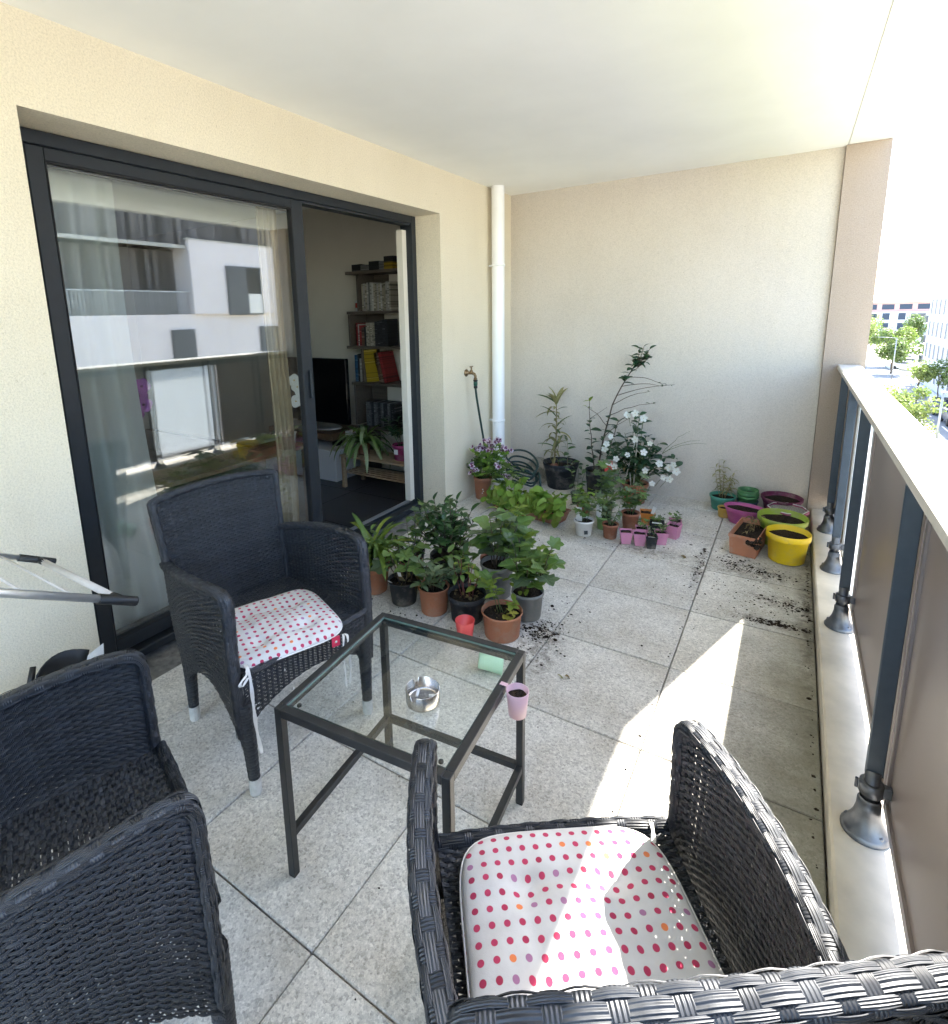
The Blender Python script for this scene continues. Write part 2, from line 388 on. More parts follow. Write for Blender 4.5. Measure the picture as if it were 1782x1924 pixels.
def thing(name, label, cat, loc=(0, 0, 0), rz=0, group=None):
    o = bpy.data.objects.new(name, None); COL.objects.link(o); o.location = loc; o.rotation_euler = (0, 0, rz); o.empty_display_size = .05
    return tag(o, label, cat, group)

def copy_tree(o, parent=None):
    c = o.copy(); COL.objects.link(c); c.parent = parent
    for ch in list(o.children): copy_tree(ch, c)
    return c

def crom(pts, n):
    """Catmull-Rom through pts, n samples evenly by arc length"""
    P = np.array(pts, float); P = np.vstack([2 * P[0] - P[1], P, 2 * P[-1] - P[-2]]); out = []
    for i in range(1, len(P) - 2):
        for t in np.linspace(0, 1, 24, endpoint=False):
            a, b, c, d = P[i - 1:i + 3]
            out.append(.5 * ((2 * b) + (-a + c) * t + (2 * a - 5 * b + 4 * c - d) * t * t + (-a + 3 * b - 3 * c + d) * t ** 3))
    out.append(P[-2]); out = np.array(out); L = np.r_[0, np.cumsum(np.linalg.norm(np.diff(out, axis=0), axis=1))]
    s = np.linspace(0, L[-1], n); return np.stack([np.interp(s, L, out[:, k]) for k in range(out.shape[1])], 1), L[-1]

# ---------------------------------------------------------------- the balcony shell
YF = 4.369; H = 2.389; KX = 2.2744
g = G().box(-.35, 2.60, -1.85, 9, -.30, -.035)
floor = g.obj('floor', 'bed', kind='structure')
slabs = {}
def slab(x0, x1, y0, y1):
    key = (round(x1 - x0, 3), round(y1 - y0, 3))
    if key not in slabs: slabs[key] = G().box(0, x1 - x0, 0, y1 - y0, -.034, 0, 0, .003).mesh('paving_slab', 'slab')
    dz = random.uniform(-.0012, .0012)
    link('paving_slab', slabs[key], floor, loc=(x0, y0, dz))
xs = [0.004, .2722, .7722, 1.2722, 1.7722, KX]
ys = [YF] + [.6655 + .5 * k for k in range(7, -6, -1)]
J = .0021
for i in range(5):
    for k in range(len(ys) - 1):
        slab(xs[i] + J, xs[i + 1] - J, ys[k + 1] + J, ys[k] - J)

ceil = G().box(-.30, 2.262, -1.75, 9, H, H + .22).box(2.268, 2.476, -1.75, 9, H + .002, H + .22).box(2.255, 2.275, -1.75, 9, H + .012, H + .20)
ceil.obj('ceiling', 'ceiling', kind='structure')

WL, WR, WT = .845, 3.262, 2.104   # door opening
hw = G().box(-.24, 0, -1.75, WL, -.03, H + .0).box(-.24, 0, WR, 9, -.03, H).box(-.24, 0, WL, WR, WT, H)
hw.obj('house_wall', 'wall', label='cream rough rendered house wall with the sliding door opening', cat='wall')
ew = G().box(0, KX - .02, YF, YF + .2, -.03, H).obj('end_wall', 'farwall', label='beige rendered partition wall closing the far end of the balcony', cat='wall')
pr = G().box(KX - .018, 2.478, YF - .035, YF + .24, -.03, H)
pr.obj('pier', 'pier', label='pinkish beige square pier at the railing end by the partition', cat='pier')
kb = G().box(KX + .004, 2.56, -1.85, YF - .036, -.25, .078, 0, .006).box(KX + .1, 2.56, YF + .24, 9, -.25, .078)
kb.obj('kerb', 'kerb', kind='structure')
# slab edge and facade of our own building below the balcony
G().box(2.40, 2.54, -1.75, 30, -.6, -.26).box(-12, -.36, -1.75, 30, -9.6, -.62).obj('facade_base', 'wall', label='rendered storeys of our own block under the balcony', cat='building')

# wall cable scar and small marks on the far wall
mk = G()
for (x, z, r) in ((.17, 2.03, .010), (1.3, 1.75, .004), (.55, 1.8, .004), (.95, 1.62, .005), (.36, .62, .012), (.40, .63, .007), (.80, 1.95, .003)):
    mk.lathe([(r, 0), (r * .6, .0015), (.0005, .002)], 8)
    for k in range(len(mk.v) - 24, len(mk.v)):
        a, b, c = mk.v[k]; mk.v[k] = (x + a, YF - c - .0005, z + b * 1.3)

# ---------------------------------------------------------------- railing
rail = thing('balcony_railing', 'lacquered metal balcony railing with taupe panels and one white opal panel', 'railing', (2.41, 1, .078))
def at(o, gg, name, mats, **k):
    """build gg (world coords) as a child of o"""
    l = o.location; ang = o.rotation_euler[2]; ca, sa = math.cos(-ang), math.sin(-ang)
    gg.v = [((x - l.x) * ca - (y - l.y) * sa, (x - l.x) * sa + (y - l.y) * ca, z - l.z) for x, y, z in gg.v]
    return gg.obj(name, mats, o, **k)
hr = G().box(2.335, 2.455, -1.82, YF - .037, 1.028, 1.061, 0, .005)
at(rail, hr, 'handrail', 'alurail')
at(rail, G().box(2.376, 2.394, -1.82, YF - .04, .978, 1.0275), 'underside_channel', 'post')
POSTS = [3.91, 3.315, 2.705, 1.60, .62, -.5]
for y in POSTS:
    pb = G().box(2.3365, 2.3745, y - .006, y + .006, .25, 1.0275, 0, .0025)
    po = at(rail, pb, 'post', 'post')
    cx = 2.3545
    fo = G().lathe([(.054, 0), (.055, .006), (.049, .015), (.039, .030), (.031, .050), (.0265, .073), (.026, .094), (.0225, .095), (.0225, .105)], 28, cx, y)
    fo.v = [(a, b, c + .0785) for a, b, c in fo.v]
    ft = at(rail, fo, 'post_foot', 'chromefoot')
    nk = G().lathe([(.0175, .15), (.0175, .262)], 16, cx, y, cap=True)
    at(rail, nk, 'neck', 'chromefoot')
    cl = G().lathe([(.0225, .195), (.0265, .197), (.0265, .228), (.0225, .23), (.0185, .23)], 20, cx, y).box(cx + .02, cx + .042, y - .010, y + .010, .198, .227, 0, .002).lathe([(.004, .2), (.004, .226)], 8, cx - .031, y)
    at(rail, cl, 'clamp', 'chromefoot')
    for (dx, dy) in ((-.039, .016), (.027, -.031)):
        bo = G().lathe([(.0075, .092), (.0075, .099), (.005, .103), (.0005, .103)], 6, cx + dx, y + dy); at(rail, bo, 'bolt', 'chromefoot')
PAN = [(3.425, YF - .045, 'taupe'), (2.735, 3.405, 'frost'), (1.655, 2.715, 'taupe'), (.5, 1.635, 'taupe'), (-.66, .48, 'taupe'), (-1.8, -.68, 'taupe')]
for (a, b, m_) in PAN:
    pn = at(rail, G().box(2.396, 2.404, a + .012, b - .012, .165, .977), 'panel', m_, label='bright white opal panel between two taupe ones' if m_ == 'frost' else None)
    fr_ = G().box(2.388, 2.412, a, a + .014, .14, .977, 0, .002).box(2.388, 2.412, b - .014, b, .14, .977, 0, .002).box(2.389, 2.411, a + .014, b - .014, .14, .166)
    l = rail.location; fr_.v = [(x - l.x, y - l.y, z - l.z) for x, y, z in fr_.v]
    fr_.obj('panel_frame', 'taupe' if m_ == 'taupe' else 'alurail', pn)

# ---------------------------------------------------------------- drain pipe, tap, hose
pp = thing('drain_pipe', 'white plastic rainwater pipe in the corner of the two walls', 'pipe', (.078, 3.975, 0))
G().lathe([(.05, 0), (.05, H - .002)], 32).obj('pipe_run', 'pvc', pp)
G().lathe([(.0535, .06), (.0535, .14), (.0505, .145)], 32).obj('sleeve', 'pvc', pp)
for z in (1.80, .56):
    c = G().lathe([(.051, z - .008), (.0545, z - .008), (.0545, z + .008), (.051, z + .008)], 32)
    c.box(-.078, -.045, -.012, .012, z - .006, z + .006).box(-.02, .02, -.07, -.05, z - .006, z + .006, 0, .002)
    c.obj('pipe_clip', 'pvc', pp)
tp = thing('wall_tap', 'old brass tap on the cream wall beside the white pipe', 'tap', (0, 3.585, .99))
r_ = G()
def yz(gg, f):  # map every vertex
    gg.v = [f(*p) for p in gg.v]; return gg
at0 = yz(G().lathe([(.028, 0), (.028, .006), (.012, .010), (.0105, .05)], 18, cap=True), lambda x, y, z: (z, x, y)); at0.obj('flange', 'brass', tp)
sp = G().tube([(.03, 0, 0), (.055, 0, .001), (.075, 0, -.006), (.083, 0, -.022), (.083, 0, -.04)], .0115, .010, 10); sp.lathe([(.014, -.048), (.014, -.036)], 12, .083, 0, cap=True); sp.obj('spout', 'brass', tp)
hd = G().lathe([(.012, .0), (.012, .02), (.006, .024), (.006, .045)], 12, .048, 0); hd.box(.044, .052, -.026, .026, .044, .054, 0, .004); hd.obj('tap_handle', 'brass', tp)
cn = G().lathe([(.015, -.062), (.017, -.058), (.017, -.05), (.0155, -.048)], 14, .083, 0, cap=True).lathe([(.013, -.062), (.0155, -.066), (.0155, -.092), (.012, -.094)], 14, .083, 0, 1, cap=True).lathe([(.012, -.094), (.0145, -.098), (.0145, -.112), (.009, -.116)], 14, .083, 0, 0, cap=True)
cn.obj('hose_connector', ['blackmatt', 'hosegreen'], tp)
hs = thing('garden_hose', 'dark green hose hanging from the tap into a coil', 'hose', (.30, 3.93, 0))
pts, _ = crom([(.083, 3.585, .875), (.087, 3.60, .78), (.095, 3.665, .52), (.11, 3.73, .25), (.16, 3.78, .11), (.25, 3.83, .08)], 30)
coil = []
for k in range(150):
    a = k / 150 * 2 * PI * 5.2 - 1.8; coil.append((.31 + (.125 + .012 * math.sin(k * .37)) * math.cos(a), 3.93 + (.11 + .012 * math.cos(k * .29)) * math.sin(a) * .8, .06 + .15 * abs(math.sin(a * .5 + .3)) * (.6 + .4 * math.sin(k * .11)) + .0009 * k))
h1 = G().tube(list(map(tuple, pts)) + coil, .0085, .0085, 8)
lp, _ = crom([coil[-1], (.40, 4.0, .12), (.46, 3.93, .17), (.50, 3.86, .06), (.48, 3.80, .02)], 16); h1.tube([tuple(p) for p in lp], .0085, .0085, 8)
at(hs, h1, 'hose_run', 'hose')
bagm = G()
bv = []; bf = []
for i in range(9):
    for j in range(12):
        th = i / 8 * PI; ph = j / 12 * 2 * PI; rr = 1 + .22 * math.sin(3 * ph + i) * math.sin(th) + random.uniform(-.12, .12) * math.sin(th)
        bv.append((.105 * rr * math.sin(th) * math.cos(ph), .085 * rr * math.sin(th) * math.sin(ph), .12 + .118 * math.cos(th)))
for i in range(8):
    for j in range(12): bf.append((i * 12 + j, i * 12 + (j + 1) % 12, (i + 1) * 12 + (j + 1) % 12, (i + 1) * 12 + j))
bagm.add(bv, bf); bagm.obj('plastic_bag', 'bagplastic', loc=(.36, 4.17, .0), label='crumpled clear plastic bag behind the coiled hose', cat='bag')
mk.obj('wall_mark', 'farwall', ew)

# ---------------------------------------------------------------- sliding door
XD = -.2
door = thing('sliding_door', 'anthracite aluminium sliding glass door standing half open', 'door', (XD - .04, (WL + WR) / 2, .0))
fx0, fx1 = XD - .10, XD
A = 'anthracite'
at(door, G().box(fx0, fx1 + .0, WL + .0015, WL + .05, -.03, WT - .0015, 0, .002).box(fx0, fx1, WR - .05, WR - .0015, -.03, WT - .0015, 0, .002), 'jamb', A)
at(door, G().box(fx0, fx1 + .001, WL + .051, WR - .051, WT - .050, WT - .0025, 0, .003).box(fx0 + .02, fx1 - .012, WL + .051, WR - .051, WT - .062, WT - .051), 'head', A)
at(door, G().box(fx0, fx1 + .022, WL + .051, WR - .051, .0015, .040, 0, .003).box(fx0 + .055, fx0 + .063, WL + .051, WR - .051, .0405, .052), 'sill', A)
at(door, G().box(fx0 + .02, fx0 + .032, 2.3, WR - .052, .0405, .060), 'track', 'alu')
at(door, G().box(fx0 - .0, fx1 - .05, WR - .098, WR - .051, .055, WT - .092), 'inner_reveal', 'intwall')
def leaf_door(x0, x1, y0, y1, name):
    z0, z1 = .054, WT - .052
    st = at(door, G().box(x0, x1, y0, y0 + .058, z0, z1, 0, .003).box(x0, x1, y1 - .078, y1, z0, z1, 0, .003).box(x0 + .001, x1 - .001, y0 + .0585, y1 - .0785, z1 - .046, z1, 0, .003).box(x0 + .001, x1 - .001, y0 + .0585, y1 - .0785, z0, z0 + .058, 0, .003), name, A)
    l = door.location
    gs = G().box(x0 + .0185, x0 + .0215, y0 + .056, y1 - .076, z0 + .056, z1 - .044); gs.v = [(a - l.x, b - l.y, c - l.z) for a, b, c in gs.v]
    gs.obj('glass_pane', 'glass', st)
    gk = G().box(x0 + .006, x1 + .0005, y0 + .0582, y0 + .063, z0 + .059, z1 - .047).box(x0 + .006, x1 + .0005, y1 - .083, y1 - .0783, z0 + .059, z1 - .047).box(x0 + .006, x1 + .0004, y0 + .0632, y1 - .0832, z0 + .0585, z0 + .064).box(x0 + .006, x1 + .0004, y0 + .0632, y1 - .0832, z1 - .052, z1 - .0465)
    gk.v = [(a - l.x, b - l.y, c - l.z) for a, b, c in gk.v]; gk.obj('gasket', 'gasket', st)
    return st
l1 = leaf_door(XD - .045, XD - .008, WL + .088, 2.215, 'outer_leaf')
l2 = leaf_door(XD - .094, XD - .057, WL + .090, 2.255, 'inner_leaf')
at(door, G().box(XD - .008, XD + .012, 2.175, 2.187, .98, 1.14, 0, .004), 'pull_handle', A)
at(door, G().box(fx0 + .0, XD - .05, WL + .0505, WL + .085, .055, WT - .064), 'shadow_strip', 'gasket')  # solid black strip standing in for the shadow line between jamb and leaf

# ---------------------------------------------------------------- wicker
def weave_arrays(S, n, m, A=.0024, dome=.0010, fill=.93, q=4, stakew=.55, over=0.0, flip=1, ends=True):
    def nrm(s, t, e=1e-3):
        a = S(s + e, t) - S(s - e, t); b = S(s, t + e) - S(s, t - e); c = np.cross(a, b)
        return flip * c / np.maximum(np.linalg.norm(c, axis=-1, keepdims=True), 1e-9)
    V = []; F = []; U = []; base = 0
    s = np.linspace(0, 1, n * q + 1)
    j = np.arange(m); tc = (j + .5) / m
    ss, jj = np.meshgrid(s, j); ph = PI * n * ss + PI * jj
    off = A * (np.clip(np.cos(ph) + over, -1, 1)) * np.random.uniform(.78, 1.2, (m, 1)) * np.random.uniform(.88, 1.12, (1, len(s)))
    jit = np.random.uniform(-.10, .10, m)[:, None] / m
    rows = []
    for k, (d, h) in enumerate(((-.5, 0), (-.2, dome), (.2, dome), (.5, 0))):
        t = (tc[:, None] + d * fill / m) + 0 * ss + jit + .05 / m * np.sin(ss * 17 + jj)
        P = S(ss, t); N = nrm(ss, np.clip(t, .004, .996)); rows.append(P + N * (off + h)[..., None])
    W = np.stack(rows, 1)  # m,4,ns,3
    ns = len(s)
    idx = np.arange(m * 4 * ns).reshape(m, 4, ns)
    f = np.stack([idx[:, :-1, :-1], idx[:, :-1, 1:], idx[:, 1:, 1:], idx[:, 1:, :-1]], -1).reshape(-1, 4)
    if flip < 0: f = f[:, ::-1]
    V.append(W.reshape(-1, 3)); F.append(f)
    uvv = np.array([.01, .3, .7, .99])[None, :, None] + np.arange(m)[:, None, None] + 0 * idx; uvu = (s * n)[None, None, :] + 0 * idx
    U.append(np.stack([uvu, uvv], -1).reshape(-1, 2)); base = m * 4 * ns
    # stakes
    i = np.arange(0 if ends else 1, n + 1 if ends else n); t = np.linspace(0.0, 1.0, m * 2 + 1)
    ii, tt = np.meshgrid(i, t, indexing='ij'); off = -.55 * A * np.cos(PI * (ii + tt * m - .5))
    rows = []
    for d, h in ((-.5, 0), (0, dome), (.5, 0)):
        s_ = np.clip(ii / n + d * stakew / n, 0, 1); P = S(s_, tt); N = nrm(np.clip(s_, .004, .996), np.clip(tt, .004, .996)); rows.append(P + N * (off + h - .0004)[..., None])
    W = np.stack(rows, 1); a, b, c = W.shape[:3]; idx = np.arange(a * b * c).reshape(a, b, c)
    f = np.stack([idx[:, :-1, :-1], idx[:, 1:, :-1], idx[:, 1:, 1:], idx[:, :-1, 1:]], -1).reshape(-1, 4)
    if flip < 0: f = f[:, ::-1]
    V.append(W.reshape(-1, 3)); F.append(f + base)
    U.append(np.stack([(tt * m)[:, None, :] + 0 * idx, np.array([.01, .5, .99])[None, :, None] + 300 + i[:, None, None] + 0 * idx], -1).reshape(-1, 2))
    return np.concatenate(V), np.concatenate(F), np.concatenate(U)

def np_mesh(name, parts, mats, smooth=True):
    V = []; F = []; U = []; b = 0
    for v, f, u in parts: V.append(v); F.append(f + b); U.append(u); b += len(v)
    V = np.concatenate(V); F = np.concatenate(F); U = np.concatenate(U)
    me = bpy.data.meshes.new(name); me.vertices.add(len(V)); me.vertices.foreach_set('co', V.astype(np.float32).ravel())
    me.loops.add(F.size); me.loops.foreach_set('vertex_index', F.astype(np.int32).ravel())
    me.polygons.add(len(F)); me.polygons.foreach_set('loop_start', np.arange(0, F.size, 4, dtype=np.int32))
    me.polygons.foreach_set('use_smooth', np.full(len(F), smooth))
    uvl = me.uv_layers.new(name='UVMap'); uvl.data.foreach_set('uv', U[F.ravel()].astype(np.float32).ravel())
    for m in mats: me.materials.append(M[m])
    me.update(calc_edges=True); me.validate(); return me

def rim_parts(ctrl, sidevec, a=.0225, b=.0145, pitch=.033, m=9):
    """a wrapped woven band round a path. ctrl: 3d control points, sidevec: panel normal at each control point"""
    P, L = crom(np.hstack([np.array(ctrl, float), np.array(sidevec, float)]), 160)
    pos = P[:, :3]; sd = P[:, 3:]; sd = sd / np.linalg.norm(sd, axis=1, keepdims=True)
    T = np.gradient(pos, axis=0); T /= np.linalg.norm(T, axis=1, keepdims=True)
    sd = sd - (sd * T).sum(1, keepdims=True) * T; sd /= np.linalg.norm(sd, axis=1, keepdims=True)
    Uv = np.cross(T, sd); x = np.linspace(0, 1, 160)
    def S(s, t, k=1.0):
        s = np.asarray(s, float); sh = np.broadcast(s, t).shape; s = np.broadcast_to(s, sh); t = np.broadcast_to(t, sh)
        I = lambda arr: np.stack([np.interp(s, x, arr[:, c]) for c in range(3)], -1)
        an = 2 * PI * t; ca, sa = np.cos(an), np.sin(an)
        ca = np.sign(ca) * np.abs(ca) ** .75; sa = np.sign(sa) * np.abs(sa) ** .75
        return I(pos) + k * (I(sd) * (a * ca)[..., None] + I(Uv) * (b * sa)[..., None])
    n = max(4, int(L / pitch))
    c = S(np.array([[.5]]), np.array([[.13]])) - S(np.array([[.5]]), np.array([[.13]]), 0.0)
    e = 1e-3; t0 = np.array([[.13]]); s0 = np.array([[.5]])
    nn = np.cross(S(s0 + e, t0) - S(s0 - e, t0), S(s0, t0 + e) - S(s0, t0 - e)); flip = 1 if (nn * c).sum() > 0 else -1
    w = weave_arrays(S, n, m, .0014, .0006, .94, 6, .62, .15, flip)
    # dark core added inside to block light through the weave
    ss, tt = np.meshgrid(np.linspace(0, 1, 50), np.linspace(0, 1, 17), indexing='ij'); C_ = S(ss, tt, .86)
    idx = np.arange(50 * 17).reshape(50, 17); f = np.stack([idx[:-1, :-1], idx[1:, :-1], idx[1:, 1:], idx[:-1, 1:]], -1).reshape(-1, 4)
    if flip < 0: f = f[:, ::-1]
    caps = []
    core = (C_.reshape(-1, 3), f, np.zeros((850, 2)))
    return [w, core]

def chair_meshes():
    R = {}
    def ar(*c): return np.stack(np.broadcast_arrays(*c), -1)
    def back(o):
        def S(s, t):
            k = 2 * s - 1; y = k * (.210 + .027 * t); z = .37 + t * (.465 - .016 * k * k); x = -.235 - .078 * t - .014 * (1 - k * k) * (.4 + .6 * t) + o
            return ar(x, y, z)
        return S
    R['backrest'] = np_mesh('backrest', [weave_arrays(back(.009), 27, 54), weave_arrays(back(-.009), 27, 54, flip=-1)], ['wicker'])
    def bp(k, t, dz=0): return back(0)(np.array((k + 1) / 2), np.array(t)) + np.array([0, 0, dz])
    ct = [bp(-1, .0), bp(-1.0, .3), bp(-1.0, .6), bp(-1.0, .85), bp(-.998, .975), bp(-.94, 1.0, .003), bp(-.5, 1.0, .006), bp(0, 1, .006), bp(.5, 1, .006), bp(.94, 1, .003), bp(.998, .975), bp(1.0, .85), bp(1, .6), bp(1, .3), bp(1, 0)]
    R['backrest_rim'] = np_mesh('backrest_rim', rim_parts(ct, [(1, 0, .22)] * len(ct), .0185, .0120, .028, 10), ['wicker'])
    def side(sg, o):
        def S(s, t):
            xb = -.222 + .442 * s; xt = -.285 + .497 * s; x = xb + (xt - xb) * t
            zb = .165 + .125 * np.sin(PI * np.clip(s, 0, 1)) ** .8 ; zt = .600 + .062 * np.sin(PI / 2 * np.clip(s * 1.12, 0, 1)) - .02 * np.clip((s - .93) / .07, 0, 1) ** 2
            z = zb + (zt - zb) * t; y = sg * (.212 + .028 * s + .010 * t + .008 * np.sin(PI * t) + .030 * t * np.sin(PI * np.clip(s, 0, 1)) + o)
            return ar(x, y, z)
        return S
    for sg, nm in ((1, 'L'), (-1, 'R')):
        R['side' + nm] = np_mesh('side_panel', [weave_arrays(side(sg, .010), 26, 52, flip=-1 if sg > 0 else 1), weave_arrays(side(sg, -.010), 26, 52, flip=1 if sg > 0 else -1)], ['wicker'])
        S = side(sg, 0); pt = lambda s, t: S(np.array(s), np.array(t))
        ct = [pt(-.01, 1), pt(.2, 1), pt(.45, 1), pt(.7, 1), pt(.90, 1.0), pt(.975, .995), pt(1.0, .95), pt(1, .8), pt(1, .6), pt(1, .35), pt(1, .1)]
        R['arm' + nm] = np_mesh('arm_rim', rim_parts(ct, [(0, 1, 0)] * len(ct), .0195, .0120, .028, 10), ['wicker'])
    def seat(s, t):
        y = (2 * s - 1) * (.208 + .026 * t); x = -.245 + .468 * t; z = .402 - .012 * np.sin(PI * s) * np.sin(PI * t) + 0 * x
        return ar(x, y, z)
    R['seat'] = np_mesh('seat', [weave_arrays(seat, 25, 52, flip=-1)], ['wicker'])
    def front(s, t):
        k = 2 * s - 1; y = k * .232; zb = .215 + .095 * np.sin(PI * np.clip(s, 0, 1)) ** .7; z = zb + (.402 - zb) * t; x = .222 + .006 * (1 - k * k) + 0 * z
        return ar(x, y, z)
    R['front'] = np_mesh('front_apron', [weave_arrays(front, 25, 20)], ['wicker'])
    ct = [(.224, -.235, .405), (.231, -.12, .406), (.233, 0, .406), (.231, .12, .406), (.224, .235, .405)]
    R['seat_rim'] = np_mesh('seat_rim', rim_parts(ct, [(1, 0, .6)] * 5, .014, .010, .03, 6), ['wicker'])
    def leg(p0, p1, r0, r1):
        p0 = np.array(p0); p1 = np.array(p1)
        def S(s, t):
            c = p0 + (p1 - p0) * t[..., None] if np.ndim(t) else p0
            r = r0 + (r1 - r0) * t; a = 2 * PI * s
            return c + np.stack([r * np.cos(a), r * np.sin(a), 0 * a], -1)
        core = G().tube([tuple(p0), tuple(p1)], r0 * .93, r1 * .93, 12)
        me = np_mesh('leg', [weave_arrays(S, 8, 26, .0010, .0006, .95, 3, .7, 0, 1)], ['wicker'])
        return me, core
    R['legs'] = []
    for sx, sy in ((1, 1), (1, -1), (-1, 1), (-1, -1)):
        p0 = (.217, sy * .232, .31) if sx > 0 else (-.222, sy * .208, .31); p1 = (.224, sy * .226, .046) if sx > 0 else (-.236, sy * .206, .046)
        # direction top -> bottom, so the surface normal must be turned round
        me, core = leg(p1, p0, .0165, .025)
        cp = G().lathe([(.0185, .058), (.0185, .006), (.016, .0), (.0005, 0)], 14, p1[0], p1[1], smooth=False).mesh('foot_cap', 'footcap')
        R['legs'].append((me, core.mesh('leg_core', 'core'), cp))
    return R
CM = chair_meshes()
def wicker_chair(label, loc, ang):
    t = thing('wicker_armchair', label, 'armchair', loc, ang, 'dark wicker armchairs around the glass table')
    b = link('backrest', CM['backrest'], t, kind='stuff'); link('backrest_rim', CM['backrest_rim'], b, kind='stuff')
    for nm in 'LR':
        s = link('side_panel', CM['side' + nm], t, kind='stuff'); link('arm_rim', CM['arm' + nm], s, kind='stuff')
    s = link('seat', CM['seat'], t, kind='stuff'); link('seat_rim', CM['seat_rim'], s, kind='stuff')
    link('front_apron', CM['front'], t, kind='stuff')
    for me, core, cp in CM['legs']:
        l = link('leg', me, t, kind='stuff'); link('leg_core', core, l); link('foot_cap', cp, l)
    return t
CH1 = wicker_chair('dark wicker armchair with a polka dot cushion, its back against the sliding door', (.623, 1.139, 0), math.radians(-9))
CH2 = wicker_chair('empty dark wicker armchair without a cushion, cut off by the picture edge', (1.0, .305, 0), math.radians(70))
CH3 = wicker_chair('dark wicker armchair with a sunlit polka dot cushion beside the railing', (1.899, .704, 0), math.radians(126.5))
# bare worn spots on the chair by the door
fl = G()
for (y, z) in [(-.205, .30), (-.20, .285), (-.215, .275), (-.19, .265), (-.205, .255), (-.10, .36), (-.075, .28), (-.07, .272), (-.222, .225), (-.13, .24), (-.21, .315), (-.195, .30)]:
    v = []; k = random.randint(5, 7)
    for i in range(k):
        a = 2 * PI * i / k; r = random.uniform(.002, .0055); v.append((.2345 + random.uniform(0, .001), y + r * math.cos(a), z + r * .9 * math.sin(a)))
    fl.add(v, [tuple(range(k))])
fl.obj('worn_spots', 'flake', CH1, kind='stuff')

# ---------------------------------------------------------------- cushions
def cushion(name, label, loc, ang, size=.39, th=.040, front_drop=0.0, tie=True, tilt=0.0):
    t = thing(name, label, 'cushion', loc, ang, 'polka dot seat cushions')
    n = 44; h = size / 2; V = []; F = []; U = []
    tufts = [(-.082, -.082), (.082, -.082), (-.082, .082), (.082, .082)]
    def pt(u, v, top):
        # rounded square in superellipse form
        d = max(abs(u), abs(v)); ang_ = math.atan2(v, u); e = 5.0
        k = (abs(math.cos(ang_)) ** e + abs(math.sin(ang_)) ** e) ** (-1 / e) if d > 0 else 0
        x = h * d * k * math.cos(ang_); y = h * d * k * math.sin(ang_)
        prof = max(0, 1 - d ** 5) ** .5
        dimp = 1.0
        for (a, b) in tufts:
            r2 = ((x - a) ** 2 + (y - b) ** 2); dimp -= .62 * math.exp(-r2 / (2 * .017 ** 2)) + .34 * math.exp(-r2 / (2 * .042 ** 2))
            # creases that run from tuft to tuft
        for s_ in (-.082, .082):
            if abs(y) < .13: dimp -= .26 * math.exp(-((x - s_ - .01 * math.sin(22 * y)) ** 2) / (2 * .007 ** 2)) * (1 - abs(y) / .13)
            if abs(x) < .11: dimp -= .16 * math.exp(-((y - s_ - .008 * math.sin(25 * x)) ** 2) / (2 * .007 ** 2)) * (1 - abs(x) / .11)
        wob = .0035 * math.sin(17 * x + 3 * y) * math.sin(13 * y - 5 * x + 1) + .0022 * math.sin(41 * x * (1 + y)) * math.sin(33 * y) + .0012 * math.sin(95 * x + 30 * y + 2 * math.sin(20 * y))
        z = th * .5 + (th * .5 * prof * max(.2, dimp) + wob * prof if top else -th * .5 * prof)
        if front_drop and x > h - .09: z -= front_drop * ((x - (h - .09)) / .09) ** 2
        return (x, y, z)
    g_ = G(); idx = {}
    for top in (1, 0):
        for i in range(n + 1):
            for j in range(n + 1):
                u = 2 * i / n - 1; v = 2 * j / n - 1
                u = math.sin(u * PI / 2) * .35 + u * .65; v = math.sin(v * PI / 2) * .35 + v * .65
                edge = i in (0, n) or j in (0, n)
                if not top and edge: idx[top, i, j] = idx[1, i, j]; continue
                idx[top, i, j] = len(V); V.append(pt(u, v, top))
    for top in (1, 0):
        for i in range(n):
            for j in range(n):
                q = [idx[top, i, j], idx[top, i + 1, j], idx[top, i + 1, j + 1], idx[top, i, j + 1]]
                F.append(q if top else q[::-1])
    V = np.array(V); me = np_mesh('pad', [(V, np.array(F), V[:, :2] + np.array([.5, .5]))], ['polka'])
    pad = link('pad', me, t)
    if tilt: pad.rotation_euler = (0, tilt, 0)
    for (a, b) in tufts:
        z = th * .5 + th * .5 * .2
        G().lathe([(.0032, z - .006), (.003, z - .003), (.0005, z - .002)], 8, a, b).obj('tuft_button', 'ribbon', t)
    # piping seam round the edge
    sm = []
    for k in range(97):
        a = 2 * PI * k / 96; e = 5.0; r = h * (abs(math.cos(a)) ** e + abs(math.sin(a)) ** e) ** (-1 / e)
        x = r * math.cos(a); z = th * .5
        if front_drop and x > h - .09: z -= front_drop * ((x - (h - .09)) / .09) ** 2
        sm.append((x, r * math.sin(a), z))
    G().tube(sm, .0022, .0022, 5, cap=False).obj('seam', 'ribbon', t)
    return t
def ribbon(parent, pts, wd=.006, name='tie'):
    P, _ = crom(pts, 26); g_ = G(); v = []
    for i, p in enumerate(P):
        s = wd * (1 + .25 * math.sin(i * .9)); v += [(p[0], p[1] - s / 2, p[2]), (p[0] + .0012, p[1] + s / 2, p[2])]
    g_.add(v, [(2 * i, 2 * i + 1, 2 * i + 3, 2 * i + 2) for i in range(len(P) - 1)], 0, True)
    return g_.obj(name, 'ribbon', parent)
cu1 = cushion('seat_cushion', 'white cushion with red dots and a pink tag, askew on the door chair', (.694, 1.102, .402), math.radians(-22), .37, .036, .008)
